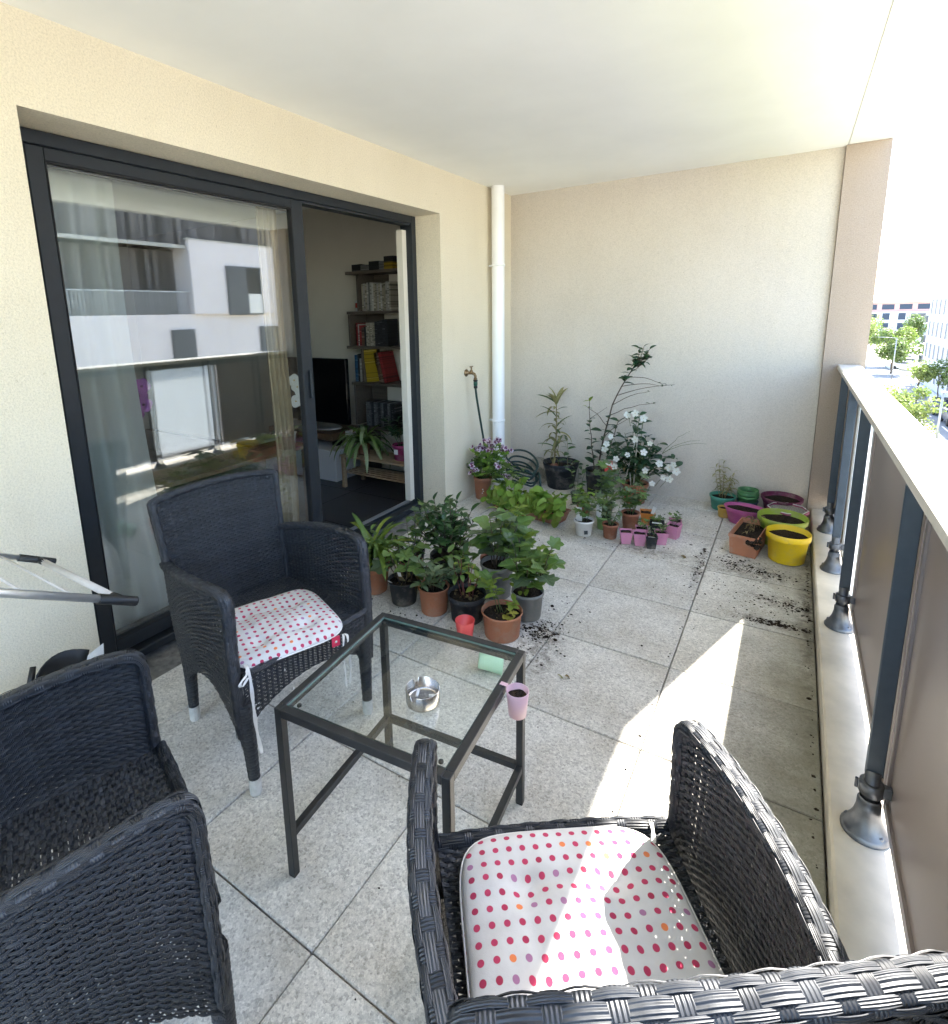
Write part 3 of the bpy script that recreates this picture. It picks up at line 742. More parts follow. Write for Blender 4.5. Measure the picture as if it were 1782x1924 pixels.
def tie1(pts, wd):  # points in the chair's own frame
    out = []
    for (a, b, c) in pts:
        w9 = Matrix.Rotation(math.radians(-9), 4, 'Z') @ Vector((a, b, 0)) + Vector((.623, 1.139, 0)) - Vector((.694, 1.102, 0))
        q9 = Matrix.Rotation(math.radians(22), 4, 'Z') @ w9; out.append((q9.x, q9.y, c - .402))
    return ribbon(cu1, out, wd)
tie1([(.205, -.212, .425), (.240, -.222, .432), (.260, -.226, .405), (.262, -.226, .33), (.260, -.222, .24), (.262, -.214, .155)], .009)
tie1([(.238, -.222, .430), (.258, -.236, .428), (.268, -.262, .418), (.266, -.255, .405), (.258, -.232, .418)], .008)
ribbon(cu1, [(.178, .165, .008), (.195, .168, .006), (.205, .165, -.04), (.207, .168, -.10), (.206, .163, -.16)], .007)
ribbon(cu1, [(.178, .160, .008), (.193, .155, .004), (.202, .148, -.04), (.203, .150, -.12), (.201, .152, -.17)], .006)
tg = G().box(.183, .1845, .118, .146, -.022, .012); tgo = tg.obj('fabric_tag', 'redtag', cu1); G().lathe([(.0045, 0), (.0045, .0006)], 10, cap=True).obj('tag_emblem', 'ribbon', tgo, mat4=Matrix.Translation((.1847, .132, -.006)) @ Matrix.Rotation(PI / 2, 4, 'Y'))
cu3 = cushion('seat_cushion', 'white cushion with red dots half in direct sun on the railing chair', (1.886, .716, .402), math.radians(126), .395, .046)
ribbon(cu3, [(.165, -.19, .012), (.195, -.200, .014), (.215, -.203, .01), (.232, -.2, -.02), (.235, -.197, -.06)], .007)

# ---------------------------------------------------------------- glass table
tb = thing('glass_table', 'square black metal side table with a clear glass top', 'table', (1.308, 1.022, 0), math.radians(5.5))
hs_, w_ = .2415, .0105
TB = 'tableblack'
for sx in (-1, 1):
    for sy in (-1, 1):
        x, y = sx * (hs_ - w_), sy * (hs_ - w_)
        l = G().box(x - w_, x + w_, y - w_, y + w_, .004, .499, 0, .0015).obj('leg', TB, tb); G().box(x - w_ + .001, x + w_ - .001, y - w_ + .001, y + w_ - .001, 0, .0045).obj('glide', 'gasket', l)
i_ = hs_ - 2 * w_
tf = G().box(-i_ - .0004, i_ + .0004, -hs_, -hs_ + .021, .4775, .5, 0, .001).box(-i_ - .0004, i_ + .0004, hs_ - .021, hs_, .4775, .5, 0, .001).box(-hs_, -hs_ + .021, -i_ - .0003, i_ + .0003, .4772, .4997, 0, .001).box(hs_ - .021, hs_, -i_ - .0003, i_ + .0003, .4772, .4997, 0, .001)
tf.box(-i_, i_, -i_, -i_ + .012, .478, .490).box(-i_, i_, i_ - .012, i_, .478, .490)
tf.obj('top_frame', TB, tb)
for (a, b, c, d) in ((-hs_ + .001, -hs_ + .020, -i_, i_), (hs_ - .020, hs_ - .001, -i_, i_), (-i_, i_, hs_ - .020, hs_ - .001)):
    G().box(a, b, c, d, .114, .134, 0, .001).obj('stretcher', TB, tb)
gl = G().box(-i_ + .0015, i_ - .0015, -i_ + .0015, i_ - .0015, .4925, .4985); gl.mi = [0, 0, 1, 1, 1, 1]; gl.obj('glass_top', ['tableglass', 'glassedge'], tb)
for sx in (-1, 1):
    for sy in (-1, 1): G().lathe([(.006, .488), (.006, .4915)], 12, sx * (i_ - .022), sy * (i_ - .022), cap=True).obj('rubber_pad', 'gasket', tb)
# ashtray
ar_ = thing('ashtray', 'round stainless steel ashtray on the glass table top', 'ashtray', (1.392, .968, .4995))
def notch(a, r, z):
    if z < .030: return z
    for c in (.5, 2.6, 4.7):
        d = abs((a - c + PI) % (2 * PI) - PI)
        if d < .13: return z - .011
    return z
prof = [(.0005, .0015), (.038, .0015), (.0405, 0), (.042, .004), (.0425, .037), (.042, .0382), (.041, .037), (.0405, .008), (.037, .004), (.0005, .004)]
G().lathe(prof, 72, zf=notch).obj('bowl', 'steel', ar_)
G().lathe([(.036, .0052), (.025, .008), (.0005, .0075)], 20, zf=lambda a, r, z: z + .002 * math.sin(5 * a + r * 200)).obj('ash', 'ash', ar_)
for k, (x, y, a) in enumerate(((.01, .012, .4), (-.015, -.005, 2.0), (.012, -.02, 1.2))):
    G().tube([(x, y, .011), (x + .024 * math.cos(a), y + .024 * math.sin(a), .012)], .0038, .0038, 8).obj('cigarette_end', 'label', ar_)
# cups
def cup_prof(r0, r1, h, t=.0022): return [(.0005, .0), (r0 - .003, 0), (r0, .003), (r1, h - .001), (r1 - t / 2, h), (r1 - t, h - .001), (r0 - t, .006), (.0005, .005)]
cc = thing('planter_cup', 'small coral pink cup standing on the floor before the pots', 'cup', (.958, 1.905, 0), group='coloured plastic cups')
G().lathe(cup_prof(.032, .044, .098), 36).obj('cup_body', 'coral', cc)
mc = thing('planter_cup', 'small mint green cup lying on its side under the glass table', 'cup', (1.150, 1.775, .043), group='coloured plastic cups')
mo = G().lathe(cup_prof(.032, .044, .098), 36).obj('cup_body', 'mint', mc); mo.matrix_basis = Matrix.Rotation(math.radians(28), 4, 'Z') @ Matrix.Translation((-.045, 0, 0)) @ Matrix.Rotation(math.radians(97), 4, 'Y')
pc = thing('planter_cup', 'small rose cup filled with soil hooked on the side of the glass table', 'cup', (1.575, 1.124, .428), group='coloured plastic cups')
G().lathe(cup_prof(.0225, .0290, .072), 36).obj('cup_body', 'rosecup', pc)
G().lathe([(.026, .055), (.016, .058), (.0005, .057)], 18, zf=lambda a, r, z: z + .0015 * math.sin(4 * a + r * 300)).obj('soil', 'soil', pc)
G().box(-.046, -.0285, -.006, .006, .0735, .0750).box(-.0300, -.0285, -.006, .006, .060, .0734).box(-.0478, -.0462, -.006, .006, .063, .075).obj('hook', 'rosecup', pc)

# ---------------------------------------------------------------- clothes airer
ra = thing('clothes_airer', 'folding metal clothes airer with black end caps by the house wall', 'drying rack', (.38, .0, 0))
sl_ = .56; ty, tz = .66, .70
def wp(x, d):  # d metres along the wing from its low end
    k = 1 / math.sqrt(1 + sl_ * sl_); return (x, ty - d * k, tz + d * sl_ * k)
for (x, r) in ((.62, .0105), (.133, .0085)):
    at(ra, G().tube([wp(x, .02), wp(x, .75)], r, r, 12), 'wing_tube', 'alu')
    e = G().tube([wp(x, -.045), wp(x, -.042), wp(x, .06)], r * 1.25, r * 1.3, 12); e.tube([wp(x, .0), wp(x + (-.04 if x > .4 else .04), .0)], r * 1.3, r * 1.15, 10)
    at(ra, e, 'end_cap', 'blackmatt')
at(ra, G().tube([wp(.60, 0), wp(.15, 0)], .0098, .0098, 12), 'end_tube', 'rackgrey')
wires = []
for k in range(1, 7): at(ra, G().tube([wp(.62, .0 + .115 * k), wp(.133, .0 + .115 * k)], .0034, .0034, 8), 'hanging_wire', 'rackgrey')
hy, hz = wp(.62, .75)[1:]
for x in (.62, .133): at(ra, G().tube([(x, hy, hz), (x, -.62, hz)], .009, .009, 10), 'bed_tube', 'alu')
for x in (.60, .153): at(ra, G().tube([(x, hy - .03, hz - .01), (x, -.62, .01)], .009, .009, 10).tube([(x + .02, -.6, hz - .01), (x + .02, .02, .01)], .009, .009, 10), 'leg', 'alu')
for k in range(7): at(ra, G().tube([(.62, hy - .05 - .08 * k, hz), (.133, hy - .05 - .08 * k, hz)], .004, .004, 8), 'hanging_wire', 'greypot')

# black tray against the wall
dp = thing('plastic_tray', 'black plastic tray with a pale lip leaning on the house wall', 'tray', (.13, .565, .0))
v = []; f_ = []
for i in range(7):
    for j in range(9):
        u = i / 6; w2 = j / 8 - .5; v.append((-.06 + .10 * u + .04 * (4 * w2 * w2) * .8, .15 * w2 + .06 * u + .03, .365 * u + .02 * (1 - 4 * w2 * w2)))
for i in range(6):
    for j in range(8): f_.append((i * 9 + j, i * 9 + j + 1, (i + 1) * 9 + j + 1, (i + 1) * 9 + j))
pan = G().add(v, f_, 0, True).obj('pan', 'blackmatt', dp); md = pan.modifiers.new('solid', 'SOLIDIFY'); md.thickness = .004
G().add([(.089, .115, .27), (.094, .192, .28), (.104, .197, .385), (.096, .15, .365)], [(0, 1, 2, 3)]).obj('pan_lip', 'whitepot', dp)
G().tube([(.03, .0, .30), (.0, .03, .36)], .012, .009, 8).obj('grip', 'blackmatt', dp)

# ---------------------------------------------------------------- plants
rnd = random.Random(11)
def leaf_mesh(mat, w=.25, seg=5, fold=.25, curl=.35, pw=.8, peak=.45, wave=0.0, mat2=None):
    v = []; f = []
    for i in range(seg + 1):
        u = i / seg; k = u / peak if u < peak else (1 - u) / (1 - peak); hw = w * (max(0, math.sin(k * PI / 2)) ** pw) + (.012 if i < seg else .002)
        a = curl * u; x = math.sin(a) / curl if curl else u; z = -(1 - math.cos(a)) / curl if curl else 0
        wz = wave * math.sin(i * 2.4)
        v += [(x, hw, z + hw * fold + wz), (x, 0, z), (x, -hw, z + hw * fold - wz)]
    mi = []
    for i in range(seg):
        a = 3 * i; f += [(a, a + 1, a + 4, a + 3), (a + 1, a + 2, a + 5, a + 4)]; mi += [0, 1 if mat2 else 0]
    g_ = G().add(v, f, 0, True); g_.mi = mi
    return g_.mesh('leaf', [mat, mat2] if mat2 else mat)
def lobed_mesh(mat, lobes=5, depth=.35, fold=.18, curl=.25):
    """ivy / currant leaf: fan of lobes round the leaf base"""
    n = lobes * 4; v = [(0, 0, 0), (.42, 0, -.02)]; f = []
    for i in range(n + 1):
        t = i / n; a = (t - .5) * 2 * 2.55; L = .52 + .48 * math.cos(a * .42); k = 1 - depth * (.5 - .5 * math.cos(2 * PI * lobes * t + PI)) ** 1.0
        r = L * k * .62; x = .42 + r * math.cos(a); y = r * math.sin(a); v.append((x, y, fold * abs(y) - curl * max(0, x - .4) ** 2 + .02 * math.sin(i * 1.9)))
    for i in range(n): f.append((1, 2 + i, 3 + i))
    f.append((1, n + 2, 0)); f.append((1, 0, 2))
    return G().add(v, f, 0, False).mesh('leaf', mat)
def flower_mesh(mats, petals=5, w=.36, cup=.35, eye=.16, blotch=False):
    g_ = G()
    for k in range(petals):
        a = 2 * PI * k / petals; ca, sa = math.cos(a), math.sin(a)
        prof = [(.06, .05), (.35, w * .75), (.75, w), (1.0, w * .35)]
        v = []
        for (x, hw) in prof:
            for s in (-1, 0, 1):
                y = s * hw; z = cup * x * x * .5 + (.04 if s == 0 else .1 * abs(y)) + .05 * k % 2 * .02; v.append((x * ca - y * sa, x * sa + y * ca, z))
        f = []
        for i in range(3):
            b = 3 * i; f += [(b, b + 3, b + 4, b + 1), (b + 1, b + 4, b + 5, b + 2)]
        o = len(g_.f); g_.add(v, f, 0, True)
        if blotch: g_.mi[o] = g_.mi[o + 1] = 1; g_.mi[o + 2] = 1 if k < 2 else 0; g_.mi[o + 3] = 1 if k < 2 else 0
    g_.lathe([(eye, .06), (eye * .7, .14), (.01, .16)], 7, mi=len(mats) - 1)
    return g_.mesh('flower', mats)
def orient(pos, d, size, roll=0.0):
    X = Vector(d).normalized(); Z = Vector((0, 0, 1)); Y = Z.cross(X)
    if Y.length < .08: Y = Vector((math.cos(roll), math.sin(roll), 0)).cross(X)
    Y.normalize(); Z = X.cross(Y); R = Matrix((X, Y, Z)).transposed().to_4x4()
    s = size if hasattr(size, '__len__') else (size,) * 3
    return Matrix.Translation(pos) @ R @ Matrix.Rotation(roll, 4, 'X') @ Matrix.Diagonal((*s, 1))
def put(pl, me, pos, d, size, roll=0.0, name='leaf'): return link(name, me, pl, mat4=orient(pos, d, size, roll))
def facing(pos, nrm, size, spin=0.0):
    Z = Vector(nrm).normalized(); return Matrix.Translation(pos) @ Z.to_track_quat('Z', 'Y').to_matrix().to_4x4() @ Matrix.Rotation(spin, 4, 'Z') @ Matrix.Scale(size, 4)
def stem(g_, p0, p1, r0, r1, bend=(0, 0, 0), n=7, wob=.0, sides=5):
    p0 = Vector(p0); p1 = Vector(p1); b = Vector(bend); pts = []
    for i in range(n):
        t = i / (n - 1); p = p0.lerp(p1, t) + b * math.sin(PI * t)
        if wob and 0 < i: p += Vector((rnd.uniform(-wob, wob), rnd.uniform(-wob, wob), rnd.uniform(-wob, wob) * .4))
        pts.append(p)
    g_.tube(pts, r0, r1, sides); return pts
def along(pl, pts, n, mes, size, t0=.15, t1=1.0, elev=(.1, .6), var=.3, whorl=2.4, start=None, droop=0.0):
    a = rnd.uniform(0, 6) if start is None else start
    for i in range(n):
        t = t0 + (t1 - t0) * (i + rnd.uniform(.2, .8)) / n; k = t * (len(pts) - 1); i0 = min(int(k), len(pts) - 2); p = pts[i0].lerp(pts[i0 + 1], k - i0)
        a += whorl + rnd.uniform(-.35, .35); e = rnd.uniform(*elev) + .5 * max(0, t - .85) / .15 * .9
        d = (math.cos(a) * math.cos(e), math.sin(a) * math.cos(e), math.sin(e) - droop)
        put(pl, rnd.choice(mes), p, d, size * rnd.uniform(1 - var, 1 + var), rnd.uniform(-.5, .5))
def pot(pl, r, h, mat, taper=.76, rim=.18, fill=.86, soil='soil', sx=1, sy=1, seg=36, flare=1.0, rimout=.05):
    r0 = r * taper; hr = h * (1 - rim); rb = (r0 + (r - r0) * (1 - rim)); rr = r
    prof = [(.0005, .001), (r0 - .004, .001), (r0, .005), (rb * (1 - rimout), hr), (rr * .985, hr + .0015), (rr, hr + .004), (rr, h - .002), (rr - .0015, h), (rr - .004, h - .001), (rr - .006, hr), (r0 + (r - r0) * fill - .006 if fill else r0, h * fill - .01)]
    o = G().lathe(prof, seg, sx=sx, sy=sy).obj('pot', mat, pl)
    rs = r0 + (r - r0) * fill - .005; z = h * fill
    ph = rnd.uniform(0, 6)
    v = [(0, 0, z + .004)]; f = []
    for ring, kk in enumerate((.35, .7, 1.0)):
        for k in range(18):
            a = 2 * PI * k / 18; v.append((rs * kk * sx * math.cos(a), rs * kk * sy * math.sin(a), z + rnd.uniform(-.004, .005) * (1.2 - kk * .6)))
    for k in range(18): f.append((0, 1 + k, 1 + (k + 1) % 18))
    for q in range(2):
        for k in range(18): f.append((1 + q * 18 + k, 19 + q * 18 + k, 19 + q * 18 + (k + 1) % 18, 1 + q * 18 + (k + 1) % 18))
    G().add(v, f, 0, True).obj('soil', soil, pl)
    return o
def sqpot(pl, a, h, mat, soil='soil', ang=0.0, taper=.72, fill=.85):
    b = a * taper; t = .0018; g_ = G()
    def ring(s, z): return [(-s, -s, z), (s, -s, z), (s, s, z), (-s, s, z)]
    rings = [ring(b, 0), ring(a * .95, h * .88), ring(a * 1.0, h * .885), ring(a * 1.02, h), ring(a * 1.02 - t * 1.5, h), ring(b + (a * .95 - b) * fill - t, h * fill - .004)]
    v = sum(rings, []); f = [(3, 2, 1, 0)]
    for i in range(len(rings) - 1):
        for k in range(4): f.append((i * 4 + k, i * 4 + (k + 1) % 4, i * 4 + 4 + (k + 1) % 4, i * 4 + 4 + k))
    g_.add(v, f); g_.obj('pot', mat, pl)
    s = b + (a * .95 - b) * fill - t; z = h * fill; n = 4; v = []; f = []
    for i in range(n + 1):
        for j in range(n + 1): v.append((-s + 2 * s * i / n, -s + 2 * s * j / n, z + rnd.uniform(-.003, .004)))
    for i in range(n):
        for j in range(n): f.append((i * (n + 1) + j, (i + 1) * (n + 1) + j, (i + 1) * (n + 1) + j + 1, i * (n + 1) + j + 1))
    G().add(v, f, 0, True).obj('soil', soil, pl)
def card(pl, pos, wd, ht, rz, mat='label', lean=.15, name='plant_label'):
    m_ = Matrix.Translation(pos) @ Matrix.Rotation(rz, 4, 'Z') @ Matrix.Rotation(lean, 4, 'X')
    c = G().box(-wd / 2, wd / 2, -.0005, .0005, 0, ht); o = c.obj(name, mat, pl, mat4=m_); return o
LM = {
    'oval': [leaf_mesh('l_mid', .24, 5, .25, .5), leaf_mesh('l_mid', .20, 5, .35, .9)],
    'ovald': [leaf_mesh('l_dark', .23, 5, .3, .4), leaf_mesh('l_dark', .20, 5, .2, .8)],
    'ovalb': [leaf_mesh('l_black', .26, 5, .3, .5), leaf_mesh('l_black', .22, 5, .2, .9)],
    'lime': [leaf_mesh('l_lime', .26, 5, .25, .5), leaf_mesh('l_lime', .22, 5, .3, .9)],
    'yel': [leaf_mesh('l_yel', .26, 4, .25, .6)],
    'sage': [leaf_mesh('l_sage', .16, 5, .3, .6), leaf_mesh('l_sage', .19, 5, .25, .9)],
    'strap': [leaf_mesh('l_mid', .036, 8, .4, 1.3, .6, .35), leaf_mesh('l_mid', .032, 8, .4, 1.8, .6, .35), leaf_mesh('l_lime', .034, 8, .4, 1.5, .6, .35)],
    'spider': [leaf_mesh('l_stripe', .030, 9, .4, 2.3, .5, .3), leaf_mesh('l_mid', .028, 9, .4, 2.0, .5, .3)],
    'lily': [leaf_mesh('l_straw', .075, 7, .45, .9, .6, .35), leaf_mesh('l_sage', .07, 7, .4, .7, .6, .35), leaf_mesh('l_straw', .06, 7, .5, 2.0, .6, .35)],
    'lobed': [lobed_mesh('l_mid', 5, .34), lobed_mesh('l_sage', 5, .30), lobed_mesh('l_mid', 3, .35)],
    'lobedl': [lobed_mesh('l_lime', 5, .32), lobed_mesh('l_mid', 5, .32)],
    'geran': [lobed_mesh('l_mid', 7, .18, .25, .1), lobed_mesh('l_lettuce', 7, .2, .3, .1)],
    'lett': [leaf_mesh('l_lettuce', .36, 6, .15, .9, .7, .62, .035), leaf_mesh('l_lettuce', .30, 6, .3, 1.3, .7, .62, .03), leaf_mesh('l_lime', .30, 6, .2, .8, .7, .6, .03)],
    'tom': [lobed_mesh('l_sage', 5, .5), lobed_mesh('l_mid', 5, .5)],
    'dry': [leaf_mesh('l_dry', .22, 4, .8, 1.6), leaf_mesh('l_dry', .16, 4, .6, 2.2)],
    'straw': [leaf_mesh('l_straw', .08, 5, .6, 1.4)],
}
FL = {'white': flower_mesh(['petalwhite', 'flowereye'], 5, .40, .25, .10), 'pel': flower_mesh(['petalpink', 'petaldark', 'flowereye'], 5, .36, .3, .08, True), 'bigpink': flower_mesh(['petalpurple', 'petaldark'], 5, .5, .2, .16), 'orchw': flower_mesh(['petalwhite', 'flowereye'], 5, .5, .2, .14)}
def potted(label, x, y, group='potted plants on the balcony floor', name='potted_plant', rz=None):
    return thing(name, label, 'plant', (x, y, 0), rnd.uniform(0, 6) * 0 if rz is None else rz, group)
GA = 'potted plants by the sliding door'
# --- cluster by the door
p = potted('terracotta pot with arching strappy palm leaves and a white card, beside the armchair', .316, 2.053, GA); pot(p, .085, .150, 'terracotta')
s = G()
for k in range(64):
    a = rnd.uniform(0, 6.28); e = rnd.uniform(.55, 1.4); put(p, rnd.choice(LM['strap']), (rnd.uniform(-.03, .03), rnd.uniform(-.03, .03), .13 + rnd.uniform(0, .12)), (math.cos(a) * math.cos(e), math.sin(a) * math.cos(e), math.sin(e)), rnd.uniform(.17, .31), rnd.uniform(-.5, .5))
for k in range(7):
    a = rnd.uniform(0, 6.28); pts = stem(s, (.02 * math.cos(a), .02 * math.sin(a), .12), (.09 * math.cos(a), .09 * math.sin(a), rnd.uniform(.2, .36)), .0022, .0014); along(p, pts, 8, LM['oval'], .062, .3)
s.obj('stem', 'stemgreen', p); card(p, (-.01, -.055, .18), .034, .07, .5); card(p, (.045, -.03, .15), .03, .05, 1.0, 'label', -.3)
for k in range(4): put(p, LM['lobedl'][0], (rnd.uniform(-.05, .05), -.06, .15), (rnd.uniform(-.5, .5), -1, .2), .055)

p = potted('black pot with a sparse stemmy plant, dry leaves and a white tag', .523, 2.033, GA); pot(p, .081, .127, 'blackpot', rim=.08)
s = G()
for k in range(6):
    a = k * 1.05 + .4; pts = stem(s, (.02 * math.cos(a), .02 * math.sin(a), .1), (.10 * math.cos(a), .10 * math.sin(a), rnd.uniform(.22, .33)), .0032, .0018, wob=.004); along(p, pts, 4, LM['lobed'] if k % 2 else LM['oval'], .085, .5, elev=(-.2, .5))
s.obj('stem', 'stembrown', p)
for k in range(14): put(p, rnd.choice(LM['dry']), (rnd.uniform(-.05, .05), rnd.uniform(-.05, .05), .115 + rnd.uniform(0, .08)), (rnd.uniform(-1, 1), rnd.uniform(-1, 1), rnd.uniform(-.6, .6)), rnd.uniform(.03, .055), rnd.uniform(-1, 1))
card(p, (-.035, -.055, .118), .012, .045, .3, lean=.9); card(p, (.0, -.03, .15), .02, .03, .3, lean=.4)

p = potted('orange terracotta pot with grey green sage leaves', .705, 2.037, GA); pot(p, .077, .137, 'terracotta', rim=.05, taper=.82)
s = G()
for k in range(11):
    a = k * 2.4; pts = stem(s, (.02 * math.cos(a), .02 * math.sin(a), .11), (.095 * math.cos(a) + .03, .095 * math.sin(a) - .02, rnd.uniform(.17, .28)), .003, .0016, (0, 0, .02)); along(p, pts, 9, LM['sage'], .062, .25, elev=(.1, .8))
s.obj('stem', 'stembrown', p)
for k in range(4): put(p, rnd.choice(LM['dry']), (-.06 + rnd.uniform(-.02, .02), rnd.uniform(-.06, 0), .13), (rnd.uniform(-1, 1), -1, -.3), .05, 1)

p = potted('black pot with red bare stems and leaf litter, chalk scribble on its side', .878, 2.062, GA); pot(p, .093, .134, 'blackpot', rim=.2, taper=.80)
s = G()
for k in range(7):
    a = k * .95; pts = stem(s, (.025 * math.cos(a), .025 * math.sin(a), .11), (.06 * math.cos(a), .06 * math.sin(a), rnd.uniform(.2, .34)), .003, .0018, wob=.004); along(p, pts, 5, LM['lime'] if k % 3 == 0 else LM['oval'], .05, .55)
s.obj('stem', 'stemred', p)
for k in range(22): put(p, rnd.choice(LM['dry']), (rnd.uniform(-.065, .065), rnd.uniform(-.065, .065), .122), (rnd.uniform(-1, 1), rnd.uniform(-1, 1), rnd.uniform(-.1, .3)), rnd.uniform(.025, .045), rnd.uniform(-.6, .6))
# chalk scribble "lot" as thin lines on the pot's face
ck = G(); fdir = math.atan2(-2.06, 1.21)
def onpot(u, z, r=.0855): a = fdir + u / r; rr = r * (.80 + .20 * z / .134) * .985 + .0022; return (rr * math.cos(a), rr * math.sin(a), z)
for strk in ([(-.028, .092), (-.026, .078), (-.022, .066), (-.016, .064)], [(-.006, .070), (-.001, .078), (.006, .074), (.004, .064), (-.003, .062), (-.006, .070)], [(.016, .092), (.016, .072), (.019, .064), (.025, .064)], [(.009, .083), (.016, .084), (.025, .086)]):
    ck.tube([onpot(*q) for q in strk], .0009, .0009, 4)
ck.obj('chalk_scribble', 'label', p)

p = potted('terracotta pot with thin stems and a few yellow green leaves, foremost of the cluster', 1.081, 2.026, GA); pot(p, .093, .122, 'terracotta', rim=.10, taper=.84, fill=.82)
s = G()
for k, (dx, dy, hh) in enumerate(((-.07, .0, .24), (-.03, -.03, .28), (.05, .03, .16), (-.09, .05, .20), (.07, -.02, .13))):
    pts = stem(s, (.01 * k - .02, .01, .09), (dx, dy, hh), .002, .0012, (0, 0, .01), wob=.002); along(p, pts, 7, LM['lime'] if k != 4 else LM['yel'], .042 if k < 4 else .03, .5)
for k in range(4): put(p, rnd.choice(LM['lobedl']), (-.06 + rnd.uniform(-.02, .03), -.01, .2 + .03 * k), (rnd.uniform(-1, .4), rnd.uniform(-1, 1), .3), .075)
for k in range(5): put(p, LM['yel'][0], (.03 + rnd.uniform(-.02, .04), -.02, .115), (rnd.uniform(-.5, 1), -1, .2), .035)
s.obj('stem', 'stemgreen', p)
for k in range(16): put(p, rnd.choice(LM['dry']), (rnd.uniform(-.06, .06), rnd.uniform(-.06, .06), .103), (rnd.uniform(-1, 1), rnd.uniform(-1, 1), 0), rnd.uniform(.015, .03))

p = potted('grey plastic pot with a bush of lobed green leaves at the cluster corner', 1.118, 2.225, GA); pot(p, .078, .138, 'greypot', rim=.12, taper=.80)
s = G()
for k in range(9):
    a = k * 2.4 + .3; q = rnd.uniform(.05, .13); pts = stem(s, (.02 * math.cos(a), .02 * math.sin(a), .11), (q * math.cos(a), q * math.sin(a), rnd.uniform(.24, .40)), .0035, .0016, wob=.005); along(p, pts, 6, LM['lobedl'] if k % 3 == 0 else LM['lobed'], .082, .4, elev=(-.1, .6))
s.obj('stem', 'stembrown', p)
for k in range(6): put(p, LM['lime'][0], (rnd.uniform(-.06, .06), -.07, .16 + rnd.uniform(0, .06)), (rnd.uniform(-1, 1), -1, .2), .04)

p = potted('dark grey pot with broad ivy shaped leaves behind the grey pot', .90, 2.335, GA); pot(p, .088, .18, 'greypot', rim=.1)
s = G()
for k in range(9):
    a = k * 2.4; q = rnd.uniform(.05, .15); pts = stem(s, (.02 * math.cos(a), .02 * math.sin(a), .15), (q * math.cos(a) + .05, q * math.sin(a), rnd.uniform(.30, .47)), .0035, .0018, wob=.006); along(p, pts, 5, LM['lobed'], .098, .45, elev=(-.2, .5))
s.obj('stem', 'stembrown', p)

p = potted('black pot with a dense dark glossy evergreen shrub in the middle of the cluster', .60, 2.33, GA); pot(p, .095, .16, 'blackpot')
s = G()
for k in range(26):
    a = k * 2.4; q = .17 * math.sqrt((k + .5) / 26); hh = .48 - .9 * q * q / .17 + rnd.uniform(-.06, .02); pts = stem(s, (.02 * math.cos(a), .02 * math.sin(a), .14), (q * math.cos(a), q * math.sin(a), max(.22, hh)), .0035, .0016); along(p, pts, 10, LM['ovald'], .062, .35, elev=(.15, .9))
s.obj('stem', 'stembrown', p)

p = potted('pot with light green compound leaves leaning out behind the evergreen shrub', .80, 2.48, GA); pot(p, .07, .13, 'terracotta2')
s = G()
for k in range(7):
    a = -.9 + k * .35; pts = stem(s, (0, 0, .11), (.16 * math.cos(a), .16 * math.sin(a), rnd.uniform(.30, .50)), .003, .0012, (0, 0, .03)); along(p, pts, 12, LM['lime'], .052, .4, whorl=PI, elev=(.0, .4))
s.obj('stem', 'stemgreen', p)

p = potted('low pot with yellow tinged leaves half hidden behind the armchair', .20, 1.83, GA); pot(p, .06, .11, 'terracotta2')
s = G()
for k in range(8):
    a = 3.4 + k * .42; pts = stem(s, (0, 0, .09), (.11 * math.cos(a), .11 * math.sin(a), rnd.uniform(.24, .36)), .0022, .0012, (0, 0, .03)); along(p, pts, 7, LM['yel'] if k % 2 else LM['lime'], .042, .4, whorl=PI, elev=(.1, .5))
s.obj('stem', 'stemgreen', p)
p = potted('small pot with a fresh green seedling at the door threshold', .33, 2.42, GA); pot(p, .05, .09, 'blackpot')
s = G(); pts = stem(s, (0, 0, .08), (.03, .02, .38), .002, .001, wob=.004); along(p, pts, 10, LM['lobed'], .055, .5); pts = stem(s, (0, 0, .08), (-.03, .04, .30), .002, .001, wob=.004); along(p, pts, 8, LM['oval'], .05, .4); s.obj('stem', 'stemgreen', p)
for (x, y) in ((.42, 2.24), (.73, 2.21)):
    p = potted('terracotta pot with short leafy stems wedged inside the cluster' if x < .5 else 'black pot of leafy stems between the sage and the evergreen shrub', x, y, GA); pot(p, .065, .12, 'terracotta2' if x < .5 else 'blackpot')
    s = G()
    for k in range(9):
        a = k * 2.4; pts = stem(s, (0, 0, .1), (.09 * math.cos(a), .09 * math.sin(a), rnd.uniform(.18, .34)), .0025, .0014); along(p, pts, 7, LM['ovald'] if k % 2 else LM['oval'], .06, .35)
    s.obj('stem', 'stembrown', p)

# --- far corner group
GB = 'potted plants in the far corner'
p = potted('terracotta pot of pelargonium with lilac and plum flowers under the tap', .115, 3.625, GB); pot(p, .072, .176, 'terracotta', rim=.12)
s = G()
for k in range(30):
    a = k * 2.4; q = .19 * math.sqrt((k + .5) / 30); hh = .46 - 1.2 * q * q / .19 + rnd.uniform(-.05, .03)
    ex = q * math.cos(a) + .07; ey = q * math.sin(a) * .8; ex = max(ex, -.09)
    pts = stem(s, (.02 * math.cos(a), .02 * math.sin(a), .16), (ex, ey, max(.2, hh)), .003, .0016); along(p, pts, 6, LM['geran'], .055, .4, elev=(0, .6))
    if k % 2 == 0 or hh > .4:
        top = pts[-1]
        for q2 in range(5): n_ = Vector((rnd.uniform(-.6, 1), rnd.uniform(-1.2, .4), rnd.uniform(.1, 1))); link('flower', FL['pel'], p, mat4=facing(top + Vector((rnd.uniform(-.026, .03), rnd.uniform(-.03, .02), rnd.uniform(.0, .04))), n_, .021, rnd.uniform(0, 6)))
